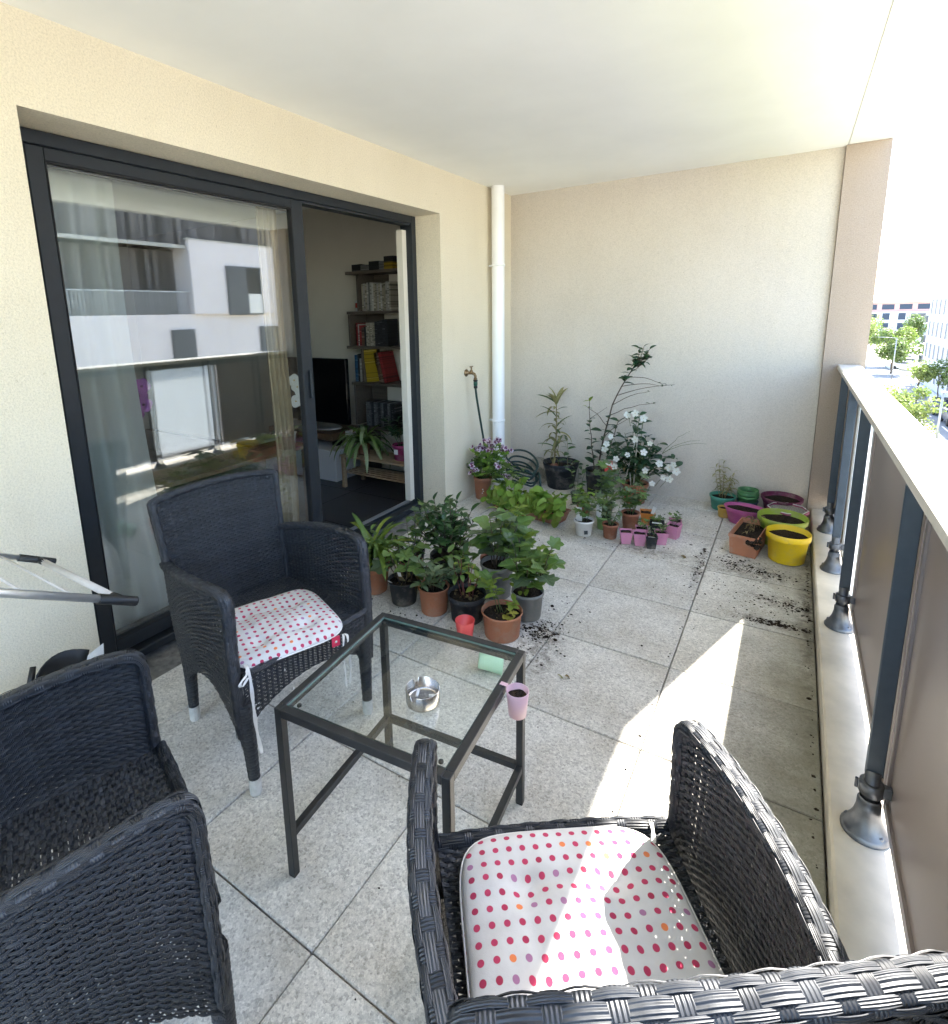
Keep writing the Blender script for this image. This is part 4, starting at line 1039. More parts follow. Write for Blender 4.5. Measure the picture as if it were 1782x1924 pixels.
s.obj('stem', 'stemgreen', p)
stk = G()
for k in range(3): stk.add([], [])
lab_ = G()
fd = math.atan2(-3.62, 1.98)
for (u, z) in ((0, .09), (.004, .075), (-.003, .06)):
    a = fd + u / .06; lab_.lathe([(.0055, 0), (.004, .001), (.0003, .0012)], 8)
    R_ = Matrix.Translation((.0665 * math.cos(a), .0665 * math.sin(a), z)) @ Vector((math.cos(a), math.sin(a), 0)).to_track_quat('Z', 'Y').to_matrix().to_4x4()
    for i in range(len(lab_.v) - 24, len(lab_.v)): lab_.v[i] = tuple(R_ @ Vector(lab_.v[i]))
lab_.obj('painted_flowers', 'whitepot', p)

tr = thing('lettuce_trough', 'long terracotta trough overflowing with light green lettuce leaves', 'planter', (.575, 3.475, 0), math.radians(-10), GB)
tg_ = G(); L2, W2, h2 = .30, .072, .085
def trough_rings(gg, L2, W2, h2, tap=.88, t=.005):
    def ring(a, b, z): return [(-a, -b, z), (a, -b, z), (a, b, z), (-a, b, z)]
    rg = [ring(L2 * tap, W2 * tap, .001), ring(L2 * .97, W2 * .95, h2 * .86), ring(L2, W2, h2 * .865), ring(L2, W2, h2), ring(L2 - t, W2 - t, h2), ring(L2 * .93 - t, W2 * .9 - t, h2 * .8)]
    v = sum(rg, []); f = [(3, 2, 1, 0)]
    for i in range(len(rg) - 1):
        for k in range(4): f.append((i * 4 + k, i * 4 + (k + 1) % 4, i * 4 + 4 + (k + 1) % 4, i * 4 + 4 + k))
    return gg.add(v, f)
trough_rings(tg_, L2, W2, h2).obj('trough', 'terracotta2', tr); G().box(-L2 * .93, L2 * .93, -W2 * .88, W2 * .88, h2 * .72, h2 * .8).obj('soil', 'soil', tr)
for k in range(245):
    x = rnd.uniform(-.30, .30); y = rnd.uniform(-.06, .06); a = rnd.uniform(0, 6.28); e = rnd.uniform(.1, 1.35)
    if rnd.random() < .5: a = -PI / 2 + rnd.uniform(-1, 1); e = rnd.uniform(-.75, .4); y = -.066; x *= 1.08
    put(tr, rnd.choice(LM['lett']), (x, y, .065 + rnd.uniform(0, .12)), (math.cos(a) * math.cos(e), math.sin(a) * math.cos(e), math.sin(e)), rnd.uniform(.045, .100), rnd.uniform(-.7, .7))
s = G()
for k in range(6): pts = stem(s, (-.27 + .03 * k, .02, .1), (-.33 + .05 * k, .03 + rnd.uniform(-.03, .05), rnd.uniform(.24, .33)), .002, .001); along(tr, pts, 8, LM['oval'], .05, .3)
s.obj('stem', 'stemgreen', tr)

p = potted('large black pot with a tall yellowing lily stalk', .545, 4.19, GB); pot(p, .148, .215, 'blackpot', rim=.1, taper=.72, fill=.80)
s = G(); pts = stem(s, (-.06, -.01, .16), (-.05, .0, .70), .0075, .004, (.01, 0, 0), 9); along(p, pts, 34, LM['lily'], .15, .12, 1.0, (.2, 1.0), .35)
for k in range(9): put(p, LM['lily'][0], pts[-1] + Vector((0, 0, -.02)), (rnd.uniform(-.5, .5), rnd.uniform(-.5, .5), 1), rnd.uniform(.12, .2))
for k in range(10): put(p, rnd.choice(LM['straw']), pts[2] + Vector((0, 0, rnd.uniform(-.05, .1))), (rnd.uniform(-1, 1), rnd.uniform(-1, 1), -.6), .10)
pts = stem(s, (.06, -.03, .16), (.05, -.05, .44), .003, .0015, (.02, 0, 0), wob=.006); along(p, pts, 11, LM['ovald'], .07, .1)
pts = stem(s, (.08, -.06, .16), (.13, -.08, .25), .003, .0015); along(p, pts, 6, LM['ovald'], .06, .2)
s.obj('stem', 'stemstraw', p); G().lathe([(.03, .165), (.034, .18), (.02, .19), (.001, .192)], 12, -.055, .0).obj('bulb', 'terracotta2', p)

p = potted('black pot with a tall lanky half bare shrub against the partition', .875, 4.14, GB); pot(p, .108, .205, 'blackpot', rim=.1)
s = G()
tr1 = stem(s, (.0, .0, .18), (.245, .08, 1.06), .0075, .0035, (-.06, 0, .06), 12, .008)
along(p, tr1[8:], 16, LM['ovalb'], .075, .1, elev=(.0, .8)); along(p, tr1[:6], 10, LM['ovalb'], .075, .25)
tip = tr1[-1]
for k in range(7):
    e = tip + Vector((rnd.uniform(-.06, .15), rnd.uniform(-.05, .05), rnd.uniform(.02, .16))); q = stem(s, tip - Vector((0, 0, .05)), e, .003, .0014); along(p, q, 6, LM['ovalb'], .066, .3, elev=(-.4, .7))
for (t, d, L_) in ((5, (1, .1, .35), .34), (8, (1, 0, .05), .30), (7, (1, 0, .25), .42), (4, (-.6, 0, .5), .22), (6, (.9, 0, .4), .30), (3, (.7, 0, .6), .25), (9, (1, .0, -.15), .26)):
    d = Vector(d).normalized(); q = stem(s, tr1[t], tr1[t] + d * L_, .003, .0012, (0, 0, .02), 7, .006); along(p, q[4:], 2, LM['lime'] if t == 4 else LM['ovalb'], .045 if t == 4 else .03, .6)
tr2 = stem(s, (-.03, 0, .18), (-.10, .02, .74), .005, .002, (-.01, 0, 0), 9, .006); along(p, tr2, 16, LM['ovalb'], .075, .1, .75, (.1, .7)); put(p, LM['lime'][0], tr2[-1], (.4, -.3, 1), .06); put(p, LM['lime'][1], tr2[-1], (-.8, -.3, .3), .055)
q = stem(s, tr2[6], tr2[6] + Vector((.13, 0, .1)), .002, .001)
tr3 = stem(s, (.03, 0, .18), (.14, -.02, .62), .005, .002, (.0, 0, 0), 9, .006); along(p, tr3, 18, LM['ovalb'], .08, .1, 1, (.1, .7))
s.obj('stem', 'stembrown', p)

p = potted('terracotta pot of climbing dark leaves with white trumpet flowers', 1.165, 4.10, GB); pot(p, .096, .157, 'terracotta', rim=.16)
s = G(); n_l = 0
for k in range(26):
    a = k * 2.4; q = .21 * math.sqrt((k + .5) / 26); hh = .70 - 1.5 * q + rnd.uniform(-.1, .03); yy = q * math.sin(a) * .65
    pts = stem(s, (.02 * math.cos(a), .02 * math.sin(a), .14), (q * math.cos(a) * 1.05, min(yy, .17), max(.24, hh)), .003, .0015, (0, 0, .03)); along(p, pts, 8, LM['ovalb'], .082, .2, elev=(-.1, .7))
arm_ = stem(s, (.08, -.02, .22), (.27, -.03, .38), .003, .002, (0, 0, .06)); along(p, arm_, 10, LM['ovalb'], .075, .2)
for (p0_, p1_) in (((.06, -.04, .2), (.27, -.10, .27)), ((.08, -.03, .25), (.30, -.08, .33)), ((-.05, -.03, .25), (-.20, -.10, .43)), ((.0, -.03, .45), (.03, -.08, .70)), ((.04, -.03, .3), (.15, -.13, .48))): along(p, stem(s, p0_, p1_, .0028, .0016, (0, 0, .03)), 10, LM['ovalb'], .07, .25)
for (dx, dz) in ((.42, .52), (.46, .50), (.36, .58)): stem(s, (.18, 0, .40), (dx, .02, dz), .0018, .0009, (0, 0, .03), 8, .006)
for (x, y, z) in ((.0, -.10, .70), (.06, -.10, .67), (.12, -.14, .50), (-.19, -.13, .46), (-.12, -.15, .30), (-.11, -.15, .36), (-.21, -.10, .41), (.15, -.15, .21), (.26, -.12, .25), (.30, -.11, .31), (.25, -.10, .33), (.22, -.13, .26), (.08, -.14, .43), (-.06, -.08, .68), (.19, -.14, .36), (.02, -.15, .52), (-.16, -.13, .52), (.10, -.15, .30), (.28, -.12, .36), (-.03, -.15, .40)):
    stem(s, (x * .72, y * .5, z - .09), (x, y + .008, z), .0016, .0012, (0, 0, .01), 4)
    nn = Vector((rnd.uniform(-.2, .7), -1, rnd.uniform(.0, .7))); link('flower', FL['white'], p, mat4=facing(Vector((x, y, z)), nn, rnd.uniform(.021, .030), rnd.uniform(0, 6)))
s.obj('stem', 'stemgreen', p)
stx = G()
for (x0, x1, z1) in ((-.07, .0, .50), (.0, .012, .52), (-.02, -.03, .24)): stx.tube([(x0, -.05, .14), (x1, -.05, z1)], .0045, .0045, 6)
stx.obj('plant_stake', 'cane', p)
c = card(p, (-.17, -.12, .24), .055, .085, .35, 'redlabel', -.2); G().box(-.022, .022, -.0012, -.0004, .05, .078).obj('label_print', 'label', c)
for k in range(3): put(p, LM['dry'][0], (rnd.uniform(-.2, .2), -.14, .3), (rnd.uniform(-1, 1), -1, -.5), .04)

def seedling(label, x, y, r, h, mat, n, lm, size, hh, cards=0, lean=.06, rim=.15):
    p = potted(label, x, y, GB); pot(p, r, h, mat, rim=rim); s = G()
    for k in range(n):
        a = k * 2.4 + x * 10; pts = stem(s, (.012 * math.cos(a), .012 * math.sin(a), h * .8), (lean * math.cos(a), lean * math.sin(a), h + hh * rnd.uniform(.6, 1.05)), .0022, .001, wob=.004); along(p, pts, 7, LM[lm], size, .25, elev=(-.3, .5))
    s.obj('stem', 'stemgreen', p)
    for k in range(cards): card(p, (-.025 + .03 * k, -.02, h * .9), .036, .10, .1 + .5 * k)
    return p
p = seedling('white pot of tomato seedlings with a white label card', 1.033, 3.312, .064, .105, 'whitepot', 4, 'tom', .06, .20, 1)
G().box(-.012, .012, -.0005, .0005, -.012, .012).obj('price_mark', 'print', p, mat4=Matrix.Translation((.030, -.0478, .035)) @ Matrix.Rotation(.62, 4, 'Z') @ Matrix.Rotation(-.18, 4, 'X'))
seedling('small soft green pot with seedlings behind the white pot', 1.115, 3.47, .05, .09, 'greenpot', 4, 'tom', .055, .16, 1)
seedling('brown terracotta pot of wilting seedlings beside the white pot', 1.195, 3.345, .052, .098, 'terracotta2', 5, 'sage', .05, .15, 0)
seedling('brown terracotta pot of bushy tomato behind the wilting seedlings', 1.265, 3.565, .06, .115, 'terracotta2', 7, 'tom', .065, .22, 0, .09)
seedling('dark pot with a tall tomato stem in front of the tall shrub', 1.06, 3.70, .055, .10, 'blackpot', 5, 'tom', .075, .30, 0, .06)
seedling('dark pot with a small glossy leaved cutting before the lily pot', .80, 3.86, .05, .09, 'blackpot', 3, 'ovald', .05, .22, 0)
seedling('low pot of parsley like leaves behind the lettuce trough', .93, 3.62, .05, .09, 'terracotta2', 6, 'lett', .05, .12, 0)

GS = 'square seedling pots'
def square(label, x, y, a, h, mat, ang, plant=0, soil='soil'):
    p = thing('seedling_pot', label, 'pot', (x, y, 0), ang, GS); sqpot(p, a, h, mat, soil)
    s = G()
    for k in range(plant):
        an = k * 2.4; pts = stem(s, (.006 * math.cos(an), .006 * math.sin(an), h * .8), (.025 * math.cos(an), .025 * math.sin(an), h + rnd.uniform(.02, .05)), .0012, .0008, n=4); along(p, pts, 4, LM['tom'], .028, .4)
    if plant: s.obj('stem', 'stemgreen', p)
    return p
p = square('orange square pot with a bent white label', 1.345, 3.70, .047, .088, 'orangepot', .25); card(p, (.03, -.01, .075), .03, .05, -.9, lean=-.4)
square('pink square pot nearest the brown terracotta pot', 1.300, 3.318, .037, .078, 'pinkpot', .38)
square('pink square pot second from the brown terracotta pot', 1.380, 3.330, .038, .080, 'pinkpot', .34)
square('pink square pot with seedlings behind the front pair of pink pots', 1.372, 3.425, .037, .078, 'pinkpot', .30, 3)
p = square('small black square pot with wet soil before the pink pots', 1.452, 3.318, .034, .080, 'blackpot', .32, 2)
G().box(-.02, .02, -.02, -.012, .070, .074).obj('white_strip', 'label', p)
square('pink square pot with seedlings behind the small black pot', 1.490, 3.410, .037, .080, 'pinkpot', .36, 4)
p = square('dark green square pot with white strips among the pink pots', 1.435, 3.560, .045, .078, 'blackpot', .2, 5); G().box(-.03, .03, -.034, -.022, .0795, .083).obj('white_strip', 'label', p)
square('pink square pot at the end of the row nearest the railing', 1.54, 3.545, .040, .088, 'pinkpot', -.2, 2)
square('pink square pot behind the railing end of the row', 1.53, 3.65, .038, .08, 'pinkpot', .2, 3)

# --- pots by the railing
GC = 'empty planters by the railing'
def planter(label, x, y, r, h, mat, rim=.14, taper=.78, fill=.8, soil='soil', sx=1, sy=1, rz=0, seg=40, rimout=.05):
    p = thing('planter', label, 'planter', (x, y, 0), rz, GC); pot(p, r, h, mat, taper, rim, fill, soil, sx, sy, seg, rimout=rimout); return p
planter('bright yellow plastic pot with soil beside the kerb', 2.152, 3.53, .112, .172, 'yellowpot', .22, .80, .82)
planter('wide lime green pot directly behind the yellow pot', 2.118, 3.775, .135, .178, 'limepot', .18, .76, .8)
p = planter('oval rose pink planter with dark soil behind the terracotta trough', 1.90, 4.03, .128, .112, 'pinkoval', .1, .72, .82, sy=.72, rz=-.2)
planter('dark magenta bowl planter standing by the pier', 2.105, 4.215, .125, .165, 'purple', .12, .7, .82)
p = planter('magenta octagonal planter with pale gravel beside the kerb', 2.142, 4.005, .118, .155, 'magenta', .14, .78, .93, 'gravel', seg=8)
G().lathe([(.112, .154), (.1175, .157), (.112, .160)], 8).obj('white_edge', 'whitepot', p)
p = planter('teal pot with a dry grey twiggy plant against the partition', 1.745, 4.26, .088, .105, 'tealpot', .16, .78, .8)
s = G()
for k in range(9):
    a = k * 2.4; pts = stem(s, (.015 * math.cos(a), .015 * math.sin(a), .08), (.07 * math.cos(a), .06 * math.sin(a), rnd.uniform(.22, .36)), .002, .0008, wob=.005); along(p, pts, 9, LM['straw'], .055, .2)
s.obj('stem', 'stemstraw', p)
n1 = thing('planter', 'nested green pots in a blue grey pot against the partition', 'planter', (1.90, 4.285, 0), 0, GC)
pot(n1, .070, .085, 'bluegrey', .85, .14, 0.3); o_ = pot(n1, .068, .165, 'nestgreen', .80, .14, .8); G().lathe([(.0705, .13), (.0705, .145), (.068, .147)], 32).lathe([(.0695, .108), (.0695, .120), (.067, .121)], 32).obj('rim', 'nestgreen', n1)
planter('small mustard yellow pot before the teal pot', 1.775, 4.09, .045, .072, 'mustard', .12, .8, .8)
bt = thing('planter', 'chipped terracotta trough with dry soil beside the yellow pot', 'planter', (1.955, 3.60, 0), math.radians(82), GC)
bg_ = trough_rings(G(), .165, .077, .13); bo_ = bg_.obj('trough', 'terracotta', bt)
G().box(-.150, .150, -.068, .068, .085, .103).obj('soil', 'soil', bt)
# chip: a broken corner with spilled clods
ch_ = G()
for k in range(40):
    x = -.15 + rnd.uniform(-.03, .05); y = -.055 + rnd.uniform(-.03, .03); r = rnd.uniform(.006, .018); z = .105 + rnd.uniform(-.03, .025)
    ch_.lathe([(r * .2, -r * .8), (r, -.1 * r), (r * .6, r * .6), (.0004, r * .8)], 6, x, y, zf=lambda a, rr, zz, z=z: z + zz, smooth=False)
ch_.obj('clods', 'soil', bt)
s = G()
for k in range(7): pts = stem(s, (-.05 + .03 * k, rnd.uniform(-.04, .04), .1), (-.05 + .03 * k, rnd.uniform(-.05, .05), rnd.uniform(.13, .2)), .0016, .0008, wob=.006); along(bt, pts, 3, LM['dry'], .03, .4)
s.obj('stem', 'stemstraw', bt)

# ---------------------------------------------------------------- spilled soil on the slabs
sp_ = G()
def crumb(x, y, r):
    n = rnd.randint(5, 7); a0 = rnd.uniform(0, 6); st = rnd.uniform(.6, 1.6); h = r * rnd.uniform(.25, .6); v = []
    for i in range(n):
        a = a0 + 2 * PI * i / n; q = r * rnd.uniform(.6, 1.2); v.append((x + q * math.cos(a) * st, y + q * math.sin(a), .0012))
    for i in range(n):
        a = a0 + 2 * PI * i / n; q = r * rnd.uniform(.3, .6); v.append((x + q * math.cos(a) * st, y + q * math.sin(a), h + .0012))
    sp_.add(v, [(i, (i + 1) % n, n + (i + 1) % n, n + i) for i in range(n)] + [tuple(range(n, 2 * n))])
def spill(cx, cy, sx, sy, n, r, ang=0):
    for k in range(n):
        u = rnd.gauss(0, sx); v = rnd.gauss(0, sy); x = cx + u * math.cos(ang) - v * math.sin(ang); y = cy + u * math.sin(ang) + v * math.cos(ang)
        if .02 < x < 2.26 and y < 4.34: crumb(x, y, .72 * r * rnd.uniform(.25, 1.3) * (1 if rnd.random() > .1 else 1.7))
spill(2.12, 2.74, .055, .012, 150, .007, .03); spill(2.16, 2.96, .05, .012, 45, .006, -.1); spill(2.19, 2.93, .04, .03, 30, .006)
spill(2.02, 3.28, .09, .035, 120, .007, -.25); spill(1.92, 3.38, .07, .05, 60, .006); spill(1.9, 3.1, .22, .22, 90, .0055); spill(1.74, 3.25, .012, .18, 60, .006)
spill(1.70, 3.35, .1, .15, 30, .006); spill(2.1, 2.95, .12, .12, 60, .006)
spill(1.215, 2.14, .04, .05, 150, .007); spill(1.28, 2.02, .05, .12, 40, .006); spill(1.25, 2.35, .07, .07, 25, .007); spill(.7, 1.9, .25, .04, 60, .006)
spill(1.3, 2.6, .4, .4, 25, .005); spill(.75, 3.1, .25, .1, 40, .005); spill(1.2, 3.2, .2, .06, 30, .005); spill(1.45, 3.9, .15, .15, 30, .006); spill(1.3, .9, .5, .6, 25, .0035); spill(1.2, .2, .4, .4, 14, .003)
for (a_, b_, c_, d_, n_) in ((2.10, 2.74, .10, .03, 260), (2.02, 3.26, .14, .06, 300), (2.12, 2.97, .10, .05, 160), (1.22, 2.13, .07, .07, 240), (1.74, 3.25, .03, .2, 120), (1.9, 3.1, .25, .25, 200)): spill(a_, b_, c_, d_, n_, .0024)
spill(1.76, 2.2, .004, .9, 50, .005); spill(2.255, 3.0, .006, .8, 120, .006)
sp_.obj('spilled_soil', 'soil', label='dark potting soil crumbs spilled over the paving slabs', cat='soil', kind='stuff')
dl = thing('fallen_leaf', 'pale dry leaf lying on the slab beside the table', 'leaf', (1.40, 1.88, .004)); put(dl, LM['straw'][0], (0, 0, .004), (1, -.2, 0), .05); put(dl, LM['dry'][0], (.03, 0, .005), (1, .6, .1), .035)
dl = thing('fallen_leaf', 'brown dry leaf lying on the slab by the pink pots', 'leaf', (1.63, 3.27, .004)); put(dl, LM['dry'][0], (0, 0, .004), (1, -.4, 0), .055)

# ---------------------------------------------------------------- the room behind the door
RX0, RX1, RY0, RY1 = -5.2, -.241, -1.6, 3.95
inf = G().box(RX0, -.302, RY0, RY1, -.2, -.012).obj('interior_floor', 'grout', kind='structure')
tm = G().box(0, .594, 0, .594, -.011, .0, 0, .0015).mesh('floor_tile', 'inttile')
for i in range(8):
    for j in range(9):
        x = -.305 - .6 * (i + 1); y = RY0 + .05 + .6 * j
        if y + .6 < RY1 and x > RX0: link('floor_tile', tm, inf, loc=(x, y, 0))
rw = G().box(RX0, -.242, RY1, RY1 + .12, -.02, 2.45).box(RX0 - .12, RX0, RY0, RY1, -.02, 2.45).box(RX0, -.242, RY0 - .12, RY0, -.02, 2.45)
rw.obj('interior_wall', 'intwall', label='plain beige wall of the dim living room behind the door', cat='wall')
G().box(RX0, -.242, RY0, RY1, 2.45, 2.6).obj('interior_ceiling', 'ceiling', kind='structure')
# inner side of the house wall is the wall itself; a thin plaster lining carries the curtain rail
# curtains
def curtain(label, x, y0, y1, z0, z1, mat, waves, amp, flare=0.0):
    v = []; f = []; n = 60; m_ = 14
    for j in range(m_ + 1):
        t = j / m_
        for i in range(n + 1):
            u = i / n; yy = y0 + (y1 - y0) * u * (1 + flare * (1 - t) * u) - .05 * math.sin(3.1 * t + .5) * u * (1 if flare else 0); v.append((x + amp * math.sin(u * waves * 2 * PI + .8 * math.sin(3 * t)) * (.5 + .5 * (1 - t)) + .01 * math.sin(7 * t), yy, z0 + (z1 - z0) * t))
    for j in range(m_):
        for i in range(n): f.append((j * (n + 1) + i, j * (n + 1) + i + 1, (j + 1) * (n + 1) + i + 1, (j + 1) * (n + 1) + i))
    G().add(v, f, 0, True).obj('curtain', mat, label=label, cat='curtain', group='curtains inside the door')
curtain('pale green sheer curtain hanging behind the fixed end of the door glass', -.40, .86, 1.30, .02, 2.3, 'sheer', 5, .022, .25)
curtain('brown beige curtain gathered in the middle of the door', -.43, 2.08, 2.22, .02, 2.3, 'beige', 4, .025)
cr = thing('curtain_rail', 'thin metal curtain rail above the door inside the room', 'rail', (-.41, 1.6, 2.31)); G().tube([(0, -.8, 0), (0, 1.6, 0)], .012, .012, 10).obj('rod', 'alu', cr)
# television corner
tc = thing('tv_cabinet', 'low white lacquered cabinet with a wooden top shelf in the living room', 'cabinet', (-1.65, 3.62, 0))
G().box(-.48, .45, -.256, .24, .0, .278, 0, .003).obj('body', 'whitelac', tc)
G().box(-.48, .36, -.19, .24, .345, .405, 0, .003).obj('shelf', 'darkwood', tc)
for x in (-.46, .27): G().box(x, x + .05, -.1, .2, .2785, .3445).obj('support', 'blackmatt', tc)
G().box(.30, .40, -.02, .22, .2785, .405).obj('side_block', 'whitelac', tc)
tv = thing('television', 'large black television on the white cabinet in the room', 'television', (-1.75, 3.62, .407))
G().box(-.52, .50, -.015, .03, .055, .655, 0, .006).obj('screen', 'black', tv); G().box(-.06, .06, -.0, .02, .012, .055).obj('neck', 'blackmatt', tv)
v = []; f = []
for i in range(25):
    a = PI * (1 + i / 24); v += [(.40 * math.cos(a), .10 + .19 * math.sin(a), .0), (.40 * math.cos(a), .10 + .19 * math.sin(a), .014)]
b_ = G().lathe([(.0005, .0), (.36, 0), (.365, .006), (.35, .012), (.0005, .014)], 40, 0, .02, sy=.42); b_.obj('stand', 'alu', tv)
# bookcase: zigzag
bc = thing('bookcase', 'zigzag wooden wall bookcase full of books in the living room', 'bookcase', (-1.0, 3.80, .0))
def bl(gg): gg.v = [(a + 1.0, b - 3.80, c) for a, b, c in gg.v]; return gg
SH = [(1.80, -1.265, -.45), (1.462, -1.27, -.45), (1.160, -1.29, -.45), (.838, -1.255, -.45), (.44, -1.2, -.45)]
for (z, a, b) in SH: bl(G().box(a, b, 3.68, 3.94, z - .012, z + .012, 0, .002)).obj('shelf', 'shelfwood', bc)
for (x, z0, z1) in ((-1.16, 1.475, 1.787), (-1.275, 1.173, 1.449), (-1.14, .851, 1.147), (-1.245, .453, .825), (-1.17, .0, .427), (-.46, 0, .427), (-.46, .453, .825), (-.46, 1.173, 1.449), (-.46, 1.475, 1.787)): bl(G().box(x, x + .02, 3.70, 3.935, z0 + .0005, z1 - .0005, 0, .001)).obj('upright', 'shelfwood', bc)
for (x0, x1, z0, z1) in ((-1.138, -.98, 1.475, 1.787), (-1.254, -1.05, 1.173, 1.449), (-1.22, -1.05, .453, .825)): bl(G().box(x0, x1, 3.925, 3.936, z0 + .001, z1 - .001)).obj('back_board', 'shelfwood', bc)
def book_mat(n, c):
    k = NT('book_' + n); co = k.coord(); sp = k.n('SeparateXYZ'); k.l(co, sp.inputs[0]); cb = k.n('CombineXYZ'); k.l(k.math('MULTIPLY', sp.outputs[2], 38), cb.inputs[2]); k.l(k.math('MULTIPLY', k.n('ObjectInfo').outputs['Random'], 90), cb.inputs[0])
    st = k.noise(cb.outputs[0], 1.0, 2).outputs['Fac']; fine = k.noise(co, 160, 2).outputs['Fac']
    a = k.ramp(st, [(.0, c), (.53, tuple(x * .45 for x in c)), (.60, tuple(min(1, x * 1.4 + .12) for x in c)), (.66, c)], 'CONSTANT')
    k.set(col=k.mix(1, a, k.ramp(k.n('ObjectInfo').outputs['Random'], [(0, (.45, .45, .43)), (1, (.75, .75, .75))]), 'MULTIPLY'), rough=.6); return k.m
bm = {n: book_mat(n, c) for n, c in dict(white=(.62, .60, .56), dark=(.03, .03, .035), red=(.35, .03, .03), cream=(.5, .45, .35), blue=(.03, .14, .30), yellow=(.62, .42, .02), brown=(.18, .10, .06), grey=(.2, .2, .2)).items()}
bkm = {}
def book(label, x, z, wd, ht, dp, mat, lean=0.0, group=None, flat=False):
    key = (round(wd, 3), round(ht, 3), round(dp, 3), mat)
    if key not in bkm:
        g_ = G().box(0, wd, 0, dp, 0, ht, 0).box(.0015, wd - .0015, .003, dp + .002, -.0005 + .002, ht - .002, 1); g_ = G().box(0, wd, 0, dp, 0, ht, 0, .001); bkm[key] = g_.mesh('book', bm[mat])
    o = link('book', bkm[key], loc=(x, 3.715, z + .0125), label=label, cat='book', group=group or 'books on the zigzag bookcase'); o.rotation_euler = (0, lean, 0); return o
x = -1.115
while x < -.80: wd = .017; book('white spined volume in the even row on the upper shelf', x, 1.462, wd, rnd.choice((.228, .235, .24)), .16, rnd.choice(('white', 'white', 'cream', 'grey'))); x += wd + .0018
x = -1.20
for m_, wd, ht in (('red', .022, .20), ('white', .012, .19), ('red', .025, .18), ('brown', .03, .16), ('dark', .02, .17)): book(f'{m_} book {"broad" if wd > .024 else "narrow" if wd > .02 else "thin"} spine, at the open end of the middle shelf', x, 1.160, wd, ht, .15, m_); x += wd + .001
for k in range(6): book('cream paperback in the bright run on the middle shelf', x, 1.160, .015, .20, .14, 'cream'); x += .0165
for k in range(5): book('dark paperback at the shaded end of the middle shelf', x, 1.160, .028, .21 + .005 * k, .15, 'dark'); x += .0285
book('tall blue book at the open end of the lower shelf', -1.235, .838, .03, .24, .17, 'blue'); book('dark slim book next to the blue one', -1.2, .838, .018, .25, .17, 'dark'); book('white slim book next to the dark one', -1.178, .838, .012, .21, .17, 'white')
book('large yellow album leaning on the lower shelf', -1.10, .838, .14, .285, .02, 'yellow', -.10); book('brown album leaning behind the yellow one', -.955, .838, .04, .27, .18, 'brown', -.22); book('red album leaning against the brown one', -.90, .838, .03, .27, .18, 'red', -.24)
x = -1.13
while x < -.80: book('grey comic volume in the long row on the bottom shelf', x, .44, .015, .22, .15, 'grey' if rnd.random() < .5 else 'dark'); x += .0155
x = -1.215
for m_, wd, ht in (('dark', .10, .06), ('grey', .09, .05), ('dark', .11, .075), ('grey', .05, .07)): book(f'{m_} {"thick" if ht > .065 else "thin"} case lying on the top shelf', x, 1.80, wd, ht, .17, m_); x += wd + .002
book('yellow and black case lying at the end of the top shelf', x, 1.80, .09, .06, .17, 'yellow'); book('black case on top of the yellow case', x, 1.8605, .10, .045, .17, 'dark')
bt_ = thing('bottle', 'small white and red spray bottle at the open end of the upper shelf', 'bottle', (-1.205, 3.77, 1.4745)); G().lathe([(.026, 0), (.028, .01), (.028, .085), (.012, .10), (.012, .20), (.010, .205), (.0005, .206)], 16).obj('body', 'whitepot', bt_); G().lathe([(.0284, .03), (.0284, .072)], 16).obj('red_band', 'redlabel', bt_)
# slatted bench with plants
be = thing('slatted_bench', 'low pine bench with a slatted lower shelf in the room', 'bench', (-.70, 3.40, 0))
for (x, y) in ((-.345, -.10), (.345, -.10), (-.345, .14), (.345, .14)): G().box(x - .016, x + .016, y - .016, y + .016, 0, .268, 0, .002).obj('leg', 'pinewood', be)
for k in range(6): G().box(-.37, .37, -.116 + k * .046, -.08 + k * .046, .2685, .286, 0, .002).obj('slat', 'pinewood', be)
for k in range(5): G().box(-.36, .36, -.082 + k * .046, -.055 + k * .046, .12, .134, 0, .002).obj('lower_slat', 'pinewood', be)
sp1 = thing('spider_plant', 'spider plant in a brown pot on the pine bench', 'plant', (-.90, 3.40, .287)); pot(sp1, .06, .10, 'terracotta2')
for k in range(60):
    a = rnd.uniform(0, 6.28); e = rnd.uniform(.4, 1.4); put(sp1, rnd.choice(LM['spider']), (rnd.uniform(-.02, .02), rnd.uniform(-.02, .02), .09), (math.cos(a) * math.cos(e), math.sin(a) * math.cos(e), math.sin(e)), rnd.uniform(.22, .42), rnd.uniform(-.3, .3))
sp2 = thing('houseplant', 'dark leafy houseplant in a red pot on the pine bench', 'plant', (-.50, 3.40, .287)); pot(sp2, .075, .13, 'magenta'); card(sp2, (.0, -.078, .06), .04, .04, 0, lean=0)
s = G()
for k in range(14):
    a = k * 2.4; pts = stem(s, (.02 * math.cos(a), .02 * math.sin(a), .11), (.15 * math.cos(a), .13 * math.sin(a), rnd.uniform(.2, .38)), .002, .001, (0, 0, .04)); along(sp2, pts, 8, LM['ovalb'], .06, .3)
s.obj('stem', 'stemgreen', sp2)
